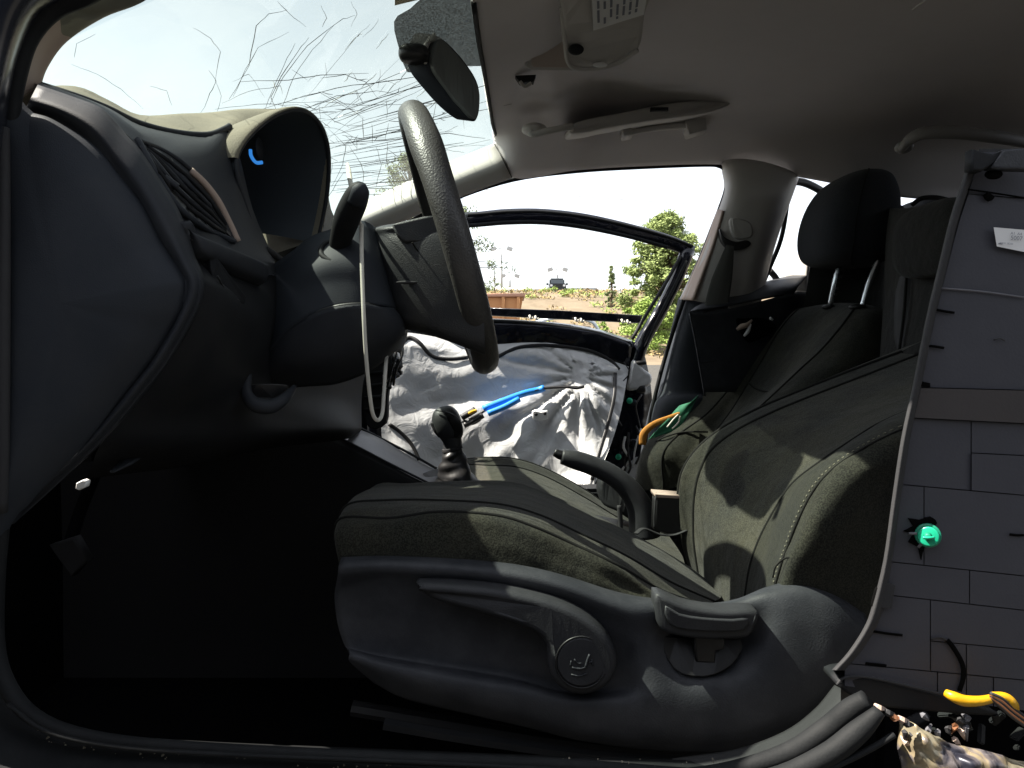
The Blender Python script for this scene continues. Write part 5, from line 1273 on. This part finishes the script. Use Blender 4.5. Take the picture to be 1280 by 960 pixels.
# broken upper corner trim
ct = thing('broken_corner_trim', 'broken dark plastic corner trim on top of the grey panel', 'trim piece')
prism('corner_plate', [PD(1216, 186, -.02), PD(1242, 192, -.02), PD(1254, 188, -.02), PD(1246, 204, -.02), PD(1228, 214, -.02), PD(1215, 212, -.02)], .012, M['dashdark'], ct, bev=.002, smooth_out=1)
prism('corner_plate', [PD(1256, 186, -.022), PD(1300, 184, -.022), PD(1300, 212, -.022), PD(1240, 210, -.022)], .012, M['trimseat'], ct, bev=.002, smooth_out=1)
blob('corner_stain', PD(1242, 218, -.012), (.007, .004, .004), M['darkcloth'], ct, n=8)
# green retaining clip
gc = thing('green_clip', 'bright green round plastic clip stuck in the grey foam panel', 'clip')
hl = [(1136, 648), (1150, 650), (1164, 646), (1172, 654), (1166, 662), (1176, 670), (1168, 682), (1156, 684), (1152, 700), (1148, 684), (1136, 678), (1142, 668), (1130, 664), (1142, 658)]
prism('torn_hole', [PD(a, b, -.0022) for a, b in hl], .004, M['darkcloth'], gc, bev=.0006, smooth_out=2)
def disc(name, c, r, d, m, par, ax=Vector((-.6, -1, .12)).normalized(), r2=None):
    r2 = r if r2 is None else r2
    a = ax.orthogonal().normalized(); b = ax.cross(a)
    prof = [(0, d), (r2 * .86, d), (r2 * .97, d * .93), (r2, d * .8), (r, 0), (0, 0)]
    vs = []; n = 28
    for q, h in prof:
        for k in range(n):
            w = 2 * math.pi * k / n; vs.append(c + ax * h + a * (q * math.cos(w)) + b * (q * math.sin(w)))
    fs = [(i * n + k, i * n + (k + 1) % n, (i + 1) * n + (k + 1) % n, (i + 1) * n + k) for i in range(len(prof) - 1) for k in range(n)]
    return mesh(name, vs, fs, m, par)
q = PD(1160, 669, -.006)
disc('clip_flange', q, PX(15, .6), .003, M['green2'], gc)
disc('clip_head', q + Vector((-.0012, -.003, 0)), PX(12.2, .6), .004, M['green'], gc)
disc('clip_boss', q + Vector((-.0040, -.007, .0008)), PX(5, .6), .003, M['green2'], gc, r2=PX(3.6, .6))
tube('clip_ridge', [q + Vector((-.0095, -.0095, .0005)), q + Vector((-.0055, -.0115, .0008)), q + Vector((-.001, -.0105, .0008))], .0012, M['green'], gc, n=6)
tube('clip_spur', [PD(1136, 667, -.004), PD(1146, 667, -.008)], .0012, M['greyside'], gc, n=6)
tube('clip_spur', [PD(1148, 684, -.004), PD(1154, 678, -.008)], .0012, M['greyside'], gc, n=6)

# lower right wreckage
lt = thing('lower_trim_strip', 'dark torn lower trim strip under the grey foam panel', 'trim strip')
prism('strip_plate', [(1046, 856, .60), (1054, 848, .60), (1080, 846, .60), (1110, 852, .60), (1150, 862, .60), (1180, 870, .60), (1240, 886, .60), (1240, 896, .60), (1180, 892, .60), (1110, 886, .60), (1070, 874, .60)], .03, M['dashdark'], lt, bev=.003, smooth_out=2)
tube('strip_edge', [(1046, 856, .598), (1056, 847, .598), (1082, 846, .598), (1112, 852, .598), (1150, 861, .598), (1182, 869, .598)], .0012, M['lip'], lt, n=6)
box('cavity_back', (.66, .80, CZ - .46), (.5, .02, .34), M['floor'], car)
yh = thing('yellow_harness', 'yellow taped wiring harness end with bare wires', 'wiring harness')
tube('yellow_tube', [(1182, 866, .585), (1192, 871, .58), (1206, 876, .578), (1226, 876, .578), (1244, 872, .58)], [.003, .0042, .0044, .0038, .0032], M['yellow'], yh, n=12)
tube('yellow_tube', [(1240, 870, .58), (1256, 872, .58), (1266, 880, .58), (1270, 888, .585)], [.0032, .0040, .004, .0025], M['yellow'], yh, n=12)
for k, (m_, dz) in enumerate([('copper', 0), ('lip', 3), ('copper', 6), ('wireblk', 9), ('lip', -3)]):
    tube('bare_wire', [(1238, 868 + dz * .5, .577), (1252, 876 + dz, .576), (1266, 888 + dz, .578), (1290, 905 + dz, .585)], .0014, M[m_], yh, n=6)
def m_torn():
    m, t, b = newmat('crumpled_torn_metal'); N = t.nodes; L = t.links
    tc = N.new('ShaderNodeTexCoord'); v = N.new('ShaderNodeTexNoise'); v.inputs['Scale'].default_value = 16; v.inputs['Detail'].default_value = 4; v.inputs['Distortion'].default_value = 2.6
    L.new(tc.outputs['Object'], v.inputs['Vector'])
    rp_ = N.new('ShaderNodeValToRGB'); e = rp_.color_ramp.elements
    e[0].position = .36; e[0].color = (.02, .02, .03, 1); e[1].position = .62; e[1].color = (.26, .23, .16, 1)
    k = e.new(.46); k.color = (.16, .14, .14, 1); k = e.new(.52); k.color = (.30, .24, .15, 1)
    L.new(v.outputs[0], rp_.inputs[0]); L.new(rp_.outputs[0], b.inputs['Base Color'])
    b.inputs['Roughness'].default_value = .3; b.inputs['Metallic'].default_value = .35
    return m
M['torn'] = m_torn()
tm = thing('torn_metal', 'crumpled shiny torn sill metal at the bottom right corner', 'torn metal')
def crump(u, v, p): return Vector((0, -1, .6)) * (noise.noise(p * 38) * .010 + abs(noise.noise(p * 90)) * .007)
g = grid([[P(*q) for q in r] for r in [
    [(1126, 896, .60), (1122, 930, .59), (1128, 975, .58), (1130, 1010, .57)], [(1142, 908, .585), (1150, 935, .575), (1160, 975, .57), (1160, 1010, .57)],
    [(1180, 926, .58), (1190, 945, .57), (1196, 975, .565), (1200, 1010, .57)], [(1224, 938, .58), (1230, 955, .57), (1234, 975, .565), (1240, 1010, .57)], [(1300, 960, .58), (1300, 975, .57), (1300, 990, .565), (1300, 1010, .57)]]], 10, 10)
skin('crumpled_sheet', g, M['torn'], tm, disp=crump, thick=.002)
rt = random.Random(9)
for k in range(16):
    a = rt.uniform(1120, 1215); b = rt.uniform(888, 935)
    tube('torn_sliver', [(a, b, .59), (a + rt.uniform(-6, 10), b + rt.uniform(2, 9), .58), (a + rt.uniform(-4, 14), b + rt.uniform(8, 20), .585)], [.0008, .0024, .0006], rt.choice([M['lip'], M['pillartan'], M['copper'], M['lip'], M['greyside']]), tm, n=5, seg=3, smooth=False)
for k in range(16):
    a = rt.uniform(1135, 1290); b = rt.uniform(893, 938)
    box('torn_fragment', P(a, b, rt.uniform(.60, .66)), (rt.uniform(.006, .024), rt.uniform(.003, .008), rt.uniform(.002, .009)), rt.choice([M['dashdark'], M['dashdark'], M['blackp'], M['trimseat'], M['tunnel']]), tm, rot=(rt.uniform(-1, 1), rt.uniform(-1, 1), rt.uniform(-1, 1)), bev=.001)
for a, b, m_ in ((1093, 880, 'pillartan'), (1104, 886, 'lip'), (1112, 892, 'copper'), (1122, 895, 'pillartan'), (1128, 900, 'lip')):
    tube('torn_sliver', [(a, b, .575), (a + 6, b + 5, .572), (a + 14, b + 6, .576)], [.001, .003, .0008], M[m_], tm, n=5, seg=3, smooth=False)

# ================================================================== OUTSIDE
def ground_mat(name, c1, c2, scale=1.2, bump=.4):
    m, t, b = newmat(name); N = t.nodes; L = t.links
    tc = N.new('ShaderNodeTexCoord'); n = N.new('ShaderNodeTexNoise'); n.inputs['Scale'].default_value = scale; n.inputs['Detail'].default_value = 8; n.inputs['Roughness'].default_value = .7
    L.new(tc.outputs['Object'], n.inputs['Vector'])
    r_ = N.new('ShaderNodeValToRGB'); r_.color_ramp.elements[0].position = .35; r_.color_ramp.elements[1].position = .65
    r_.color_ramp.elements[0].color = (*c1, 1); r_.color_ramp.elements[1].color = (*c2, 1)
    L.new(n.outputs[0], r_.inputs[0]); L.new(r_.outputs[0], b.inputs['Base Color']); b.inputs['Roughness'].default_value = .95
    bp = N.new('ShaderNodeBump'); bp.inputs['Strength'].default_value = bump; bp.inputs['Distance'].default_value = .1
    L.new(n.outputs[0], bp.inputs['Height']); L.new(bp.outputs[0], b.inputs['Normal'])
    return m
M['dirt'] = ground_mat('dry_ground', (.10, .085, .055), (.20, .16, .10))
M['bank'] = ground_mat('rusty_grass_bank', (.12, .09, .055), (.19, .15, .10), .6)
M['asphalt'] = ground_mat('grey_road', (.16, .16, .16), (.22, .22, .22), 3)
M['lot'] = ground_mat('dark_gravel_lot', (.035, .034, .032), (.075, .07, .06), 8)
gnd = mesh('ground', [(-400, -60, 0), (400, -60, 0), (400, 31, 0), (-400, 31, 0)], [(0, 1, 2, 3)], M['lot'], None, False); tag(gnd, kind='structure')
def bank_z(x, y):
    t = min(1, max(0, (y - 30) / 30)); return (t * t * (3 - 2 * t)) * 4.95
NXg, NYg = 60, 16
vs = [Vector((-120 + 280 * i / NXg, 30 + 32 * j / NYg, bank_z(0, 30 + 32 * j / NYg) + (.16 * noise.noise(Vector((i * .9, j * .8, 0))) if 0 < j < NYg - 1 else 0))) for j in range(NYg + 1) for i in range(NXg + 1)]
fs = [(j * (NXg + 1) + i, j * (NXg + 1) + i + 1, (j + 1) * (NXg + 1) + i + 1, (j + 1) * (NXg + 1) + i) for j in range(NYg) for i in range(NXg)]
tag(mesh('embankment', vs, fs, M['bank'], None), kind='structure')
tag(mesh('road', [(-400, 61.9, 4.96), (400, 61.9, 4.96), (400, 90, 4.98), (-400, 90, 4.98)], [(0, 1, 2, 3)], M['asphalt'], None, False), kind='structure')
tag(mesh('field', [(-900, 90, 4.96), (900, 90, 4.96), (900, 900, 4.0), (-900, 900, 4.0)], [(0, 1, 2, 3)], M['bank'], None, False), kind='structure')

# guard rail on the bank top
M['galv'] = plastic('galvanised_steel', (.42, .43, .43), .45, 0, 1, .1, 3, .0)
gr = thing('guard_rail', 'pale steel guard rail along the raised road beyond the door', 'guard rail')
zr = 4.97 + .98
for dz in (.0,):
    for part in range(8):
        x0 = -32 + part * 10
        v, f_ = tube_data([Vector((x0, 70, zr)), Vector((x0 + 9.97, 70, zr))], .19, 8, .4, (0, 1, 0)); mesh('rail_beam', v, f_, M['galv'], gr)
x = -30
while x < 46:
    box('rail_post', (x, 70.15, zr - .35), (.16, .10, 1.0), M['galv'], gr); x += 3.8
# bits of brush and a low fence of stakes
M['leafg'] = plastic('bright_leaves', (.20, .28, .06), .7, 0, 1, .35, 2, 0, spec=.2)
M['leafd'] = plastic('pine_needles', (.20, .25, .085), .7, 0, 1, .4, 1.5, 0, spec=.2)
M['leafp'] = plastic('pale_leaves', (.18, .22, .10), .7, 0, 1, .3, 2, 0, spec=.2)
M['dry'] = plastic('dry_grass', (.26, .20, .10), .9, 0, 1, .3, 2, 0, spec=.1)
M['bark'] = plastic('bark', (.10, .075, .05), .9, 0, 1, .3, 5, 0, spec=.1)
def leafcloud(name, centers, n, size, m, parent, seed=1, spread=1.0):
    rr = random.Random(seed); vs = []; fs = []
    for k in range(n):
        c, rad = rr.choice(centers)
        while True:
            d = Vector((rr.uniform(-1, 1), rr.uniform(-1, 1), rr.uniform(-1, 1)))
            if d.length <= 1: break
        d = d * (.35 + .65 * rr.random() ** .5)
        p = Vector(c) + Vector((d.x * rad[0], d.y * rad[1], d.z * rad[2])) * spread
        u = Vector((rr.gauss(0, 1), rr.gauss(0, 1), rr.gauss(0, 1))).normalized(); w = u.orthogonal().normalized() * rr.uniform(.3, .55)
        s = size * rr.uniform(.5, 1.3); b = len(vs)
        vs += [p - u * s, p + w * s, p + u * s, p - w * s]; fs.append((b, b + 1, b + 2, b + 3))
    return mesh(name, vs, fs, m, parent, False)
def tree(name, label, cat, px, pyb, pyt, y, halfw, m, seed, n=2600, size=.09, group=None, clumps=46, trunk=.12, shape='pine'):
    b = P(px, pyb, y); tpt = P(px, pyt, y); h = tpt.z - b.z
    zb = bank_z(0, y)
    t = thing(name, label, cat, group)
    v, f_ = tube_data(cr([Vector((b.x, b.y, min(zb, b.z) - .2)), b + Vector((.05, 0, h * .5)), tpt - Vector((0, 0, h * .08))], 5), [trunk * (1 - .85 * i / 10) for i in range(11)], 8)
    mesh('trunk', v, f_, M['bark'], t)
    rr = random.Random(seed); cs = []; bv, bf = [], []
    W_ = PX(halfw, y)
    for k in range(clumps):
        q = rr.random()
        if shape == 'cone': zz = .12 + .85 * q; wd = W_ * (1.02 - q) * rr.uniform(.35, 1)
        else:
            zz = .06 + .90 * q; wd = W_ * (math.sin(min(1, (1.03 - q) * 1.15) * math.pi * .62) ** .8) * rr.uniform(.2, 1.0)
        a = rr.uniform(0, 2 * math.pi)
        c = b + Vector((math.cos(a) * wd, math.sin(a) * wd, h * zz))
        s = W_ * (rr.uniform(.12, .26) if shape != 'cone' else rr.uniform(.15, .3))
        cs.append((c, (s, s, s * rr.uniform(.5, .9))))
        o = len(bv); v2_, f2 = tube_data([b + Vector((0, 0, h * max(.03, zz - .12))), (b + Vector((0, 0, h * zz)) + c) / 2, c], [.03 * trunk / .12, .02 * trunk / .12, .008], 5)
        bv += v2_; bf += [tuple(i + o for i in q2) for q2 in f2]
    tag(mesh('branches', bv, bf, M['bark'], t), kind='stuff')
    leafcloud('crown', cs, n, size, m, t, seed)
    return t
tree('pine_tree', 'large bright green pine tree against the white sky behind the door frame', 'tree', 832, 425, 262, 40, 58, M['leafd'], 3, 42000, .10, clumps=260, trunk=.2)
tree('conifer', 'small slim conifer sapling near the guard rail left of the big pine', 'tree', 764, 390, 331, 48, 10, M['leafp'], 5, 2400, .08, clumps=60, trunk=.07, shape='cone')
tree('roadside_tree', 'thin leafy branches seen just beyond the steering wheel rim', 'tree', 566, 390, 242, 26, 70, M['leafp'], 8, 5200, .055, clumps=90, trunk=.10)
tree('roadside_tree', 'pale green treetop showing through the cracked windshield corner', 'tree', 512, 340, 190, 30, 62, M['leafp'], 12, 9000, .06, clumps=120, trunk=.10)
tree('bare_sapling', 'thin leafless sapling beside the tall lamp post', 'tree', 618, 370, 334, 55, 9, M['leafp'], 13, 160, .06, clumps=26, trunk=.05)
tree('bush', 'green bush low on the bank under the large pine', 'bush', 806, 440, 374, 36, 46, M['leafg'], 21, 9000, .08, clumps=80, trunk=.06)
tree('bush', 'small yellow green bush just right of the parked dark car', 'bush', 713, 378, 363, 58, 9, M['leafg'], 23, 700, .08, clumps=20, trunk=.04)
tree('bush', 'small green shrub on the bank below the slim conifer', 'bush', 755, 428, 402, 33, 14, M['leafg'], 24, 900, .07, clumps=20, trunk=.04)
rg_ = random.Random(31); cs = []
for k in range(260):
    x = rg_.uniform(-7, 17); y = rg_.uniform(31, 61); cs.append((Vector((x, y, bank_z(x, y) + .1)), (.8, .8, .25)))
tag(leafcloud('dry_grass', cs, 9000, .12, M['dry'], None, 4), 'tufts of dry grass and weeds over the bank', kind='stuff')
cs = [(Vector((rg_.uniform(-2, 15), y_, bank_z(0, y_) + .2)), (.6, .6, .35)) for y_ in [rg_.uniform(31, 61) for _ in range(60)]]
tag(leafcloud('weeds', cs, 3500, .09, M['leafg'], None, 6), 'green weeds scattered over the bank', kind='stuff')
# lamp posts
def lamp(px, pyt, pyb, y, label, heads):
    t = thing('lamp_post', label, 'lamp post', 'lamp posts along the road')
    a, b = P(px, pyb, y), P(px, pyt, y)
    v, f_ = tube_data([a, (a + b) / 2, b], [.18, .14, .10], 8); mesh('pole', v, f_, M['galv'], t)
    for s in heads:
        v, f_ = tube_data([b, b + Vector((s * .5, 0, .1)), b + Vector((s * .9, 0, .05))], [.06, .06, .06], 6); mesh('lamp_arm', v, f_, M['galv'], t)
        box('lamp_head', tuple(b + Vector((s * 1.1, 0, .0))), (.75, .5, .5), M['galv'], t, rot=(0, s * .3, 0), bev=.03)
lamp(627, 311, 366, 100, 'tallest lamp post with double head, left of the others', (-1, 1))
lamp(637.5, 345, 366, 115, 'shortest lamp post, just right of the tallest one', (-1, 1))
lamp(697, 337, 366, 108, 'lamp post with double head rising behind the parked dark car', (-1, 1))
# distant fence stakes
for i, px in enumerate((655, 661, 716, 734, 746, 752)):
    a = P(px, 371, 92); s_ = box('fence_post', (a.x, 92, 5.6), (.16, .16, 1.6 + .5 * (i % 3)), M['galv'])
    tag(s_, ('thin pale fence post nearest the shortest lamp post', 'second thin fence post right of the shortest lamp post', 'thin fence post just right of the parked dark car', 'tall thin fence post midway between parked car and slim conifer', 'short thin fence post just left of the slim conifer', 'thin fence post nearest the slim conifer sapling')[i], 'fence post', 'thin fence posts beyond the road')
# parked suv on the road
M['suvp'] = simple('dark_suv_paint', (.012, .014, .02), .2); M['suvg'] = simple('dark_suv_glass', (.10, .12, .14), .05)
sv = thing('parked_suv', 'dark off-road car standing on the raised road behind the guard rail', 'car')
ox, oy, oz = P(696, 372, 66).x, 64.5, 4.97
def lb_(name, c, s, m, bev=.05, rot=(0, 0, 0)): return box(name, (ox + c[0] * .84, oy + c[1], oz + c[2] * .9), (s[0] * .84, s[1], s[2] * .9), m, sv, rot, bev)
lb_('body', (0, 2.1, .95), (1.75, 4.2, .62), M['suvp'], .08); lb_('cabin', (0, 2.5, 1.5), (1.55, 2.9, .62), M['suvp'], .10)
lb_('windscreen', (0, 1.03, 1.5), (1.34, .04, .42), M['suvg'], .01); lb_('grille', (0, -.02, 1.0), (.9, .05, .34), M['blackp'], .02)
lb_('bumper', (0, -.08, .62), (1.8, .2, .24), M['suvp'], .04); lb_('roof_rack', (0, 2.4, 1.86), (1.35, 2.0, .06), M['galv'], .01)
for sx in (-1, 1):
    lb_('mirror', (sx * 1.02, 1.1, 1.28), (.24, .12, .2), M['suvp'], .02); lb_('headlight', (sx * .66, -.03, 1.05), (.24, .05, .18), M['label'], .02)
    lb_('side_window', (sx * .78, 2.4, 1.52), (.03, 2.2, .38), M['suvg'], .005)
    for yy in (.6, 3.4):
        c = Vector((ox + sx * .78, oy + yy, oz + .38)); v, f_ = tube_data([c - Vector((.14, 0, 0)), c + Vector((.14, 0, 0))], .38, 16); w_ = mesh('wheel', v, f_, M['blackp'], sv, False)
sv.location = (0, 0, 0)
# orange brown container and silver car roof
M['rust'] = plastic('orange_skip_paint', (.50, .24, .10), .7, 0, 1, .15, 2, 0)
sk = thing('orange_container', 'orange tan open container beside the bank beyond the wheel rim', 'container')
for nm, q in (('side_wall', [(560, 372, 17.2), (654, 371, 17.2), (648, 405, 17.2), (560, 405, 17.2)]),):
    prism(nm, q, 1.4, M['rust'], sk, bev=.03, smooth_out=1)
prism('top_rail', [(555, 367, 17.1), (657, 366.5, 17.1), (656, 371, 17.1), (555, 371.5, 17.1)], 1.7, simple('skip_rail_paint', (.46, .25, .17), .6), sk, bev=.03, smooth_out=1)
for px in (603, 629, 648):
    prism('side_rib', [(px - 2, 371, 17.12), (px + 2, 371, 17.12), (px + 1.5, 405, 17.12), (px - 2, 405, 17.12)], .1, M['rust'], sk, bev=.01, smooth_out=1)
M['silver'] = simple('silver_paint', (.42, .46, .50), .3, .4)
sc2 = thing('silver_car', 'silver car roof just visible over the passenger door top', 'car')
g = grid([[P(*q) for q in r] for r in [
    [(670, 404, 7.0), (670, 402, 7.6), (670, 404, 8.2)], [(690, 400, 6.9), (690, 398, 7.6), (690, 399, 8.3)], [(715, 399.5, 6.9), (715, 398, 7.6), (715, 399, 8.3)],
    [(733, 402, 6.9), (733, 400, 7.6), (733, 401, 8.3)], [(742, 407, 6.95), (743, 405, 7.6), (742, 406, 8.2)], [(752, 425, 7.0), (754, 425, 7.6), (752, 425, 8.2)]]], 4, 4)
skin('roof', g, M['silver'], sc2, thick=.02)
prism('side_glass', [(672, 406, 6.98), (738, 408, 6.98), (748, 428, 6.98), (665, 428, 6.98)], .03, M['suvg'], sc2, bev=.01, smooth_out=1)
prism('lower_body', [(640, 428, 6.9), (800, 428, 6.9), (805, 500, 6.9), (630, 500, 6.9)], 1.6, M['silver'], sc2, bev=.08, smooth_out=1)
# overhead cable
cb = tube('overhead_cable', [P(500, 228, 60), P(690, 243, 60), P(890, 256, 60), P(1060, 259, 60), P(1200, 258, 60)], .028, M['galv'], None, n=6)
tag(cb, 'thin overhead cable crossing the white sky above the door', 'cable')
# car front wing and bonnet outside the glass
patch('bonnet', [[Vector((-1.75, .5, CZ + .02)), Vector((-1.8, 1.3, CZ + .08)), Vector((-1.75, 2.1, CZ + .02))], [Vector((-1.1, .5, CZ + .14)), Vector((-1.15, 1.3, CZ + .22)), Vector((-1.1, 2.1, CZ + .14))], [Vector((-.72, .62, CZ + .14)), Vector((-.74, 1.3, CZ + .23)), Vector((-.72, 2.05, CZ + .16))]], M['paint'], car, thick=.01)

# driver door standing wide open forward of the camera, hinged on the near pillar
patch('door_inner_panel', [[Vector((-.62, .52, CZ - .45)), Vector((-.60, .52, CZ - .1)), Vector((-.62, .52, CZ + .16))], [Vector((-.72, .1, CZ - .47)), Vector((-.68, .1, CZ - .1)), Vector((-.72, .1, CZ + .15))],
                           [Vector((-.80, -.45, CZ - .42)), Vector((-.77, -.45, CZ - .1)), Vector((-.80, -.45, CZ + .13))]], M['dashdark'], car, thick=.05)
tube('door_window_frame', [Vector((-.62, .50, CZ + .18)), Vector((-.68, .25, CZ + .42)), Vector((-.73, -.05, CZ + .52)), Vector((-.78, -.35, CZ + .50)), Vector((-.81, -.48, CZ + .15))], .024, M['paint'], car)
tube('door_arm_rest', [Vector((-.58, .35, CZ - .08)), Vector((-.62, .1, CZ - .06)), Vector((-.69, -.3, CZ - .05))], .035, M['dash'], car)
# added van, out of frame on the driver side, blocks sky light behind the camera
vn = thing('blocker_van', 'added dark blue van, out of frame, blocking sky light on the driver side', 'van')
M['vanp'] = plastic('dull_van_paint', (.018, .022, .035), .45, 0, 1, .15, 2, .08)
box('body', (.3, -2.1, 1.22), (5.0, 1.7, 1.75), M['vanp'], vn, bev=.12)
for x0 in (-1.3, .4, 1.9):
    box('side_window', (x0, -1.245, 1.62), (1.25, .03, .5), M['suvg'], vn, bev=.01)
box('door_gap', (-.45, -1.246, 1.2), (.015, .02, 1.4), M['blackp'], vn); box('door_handle', (-.65, -1.235, 1.25), (.16, .03, .03), M['blackp'], vn, bev=.005)
for x0 in (-1.4, 2.0):
    v, f_ = tube_data([Vector((x0, -1.24, .33)), Vector((x0, -1.46, .33))], .33, 24); mesh('wheel', v, f_, M['blackp'], vn, False)
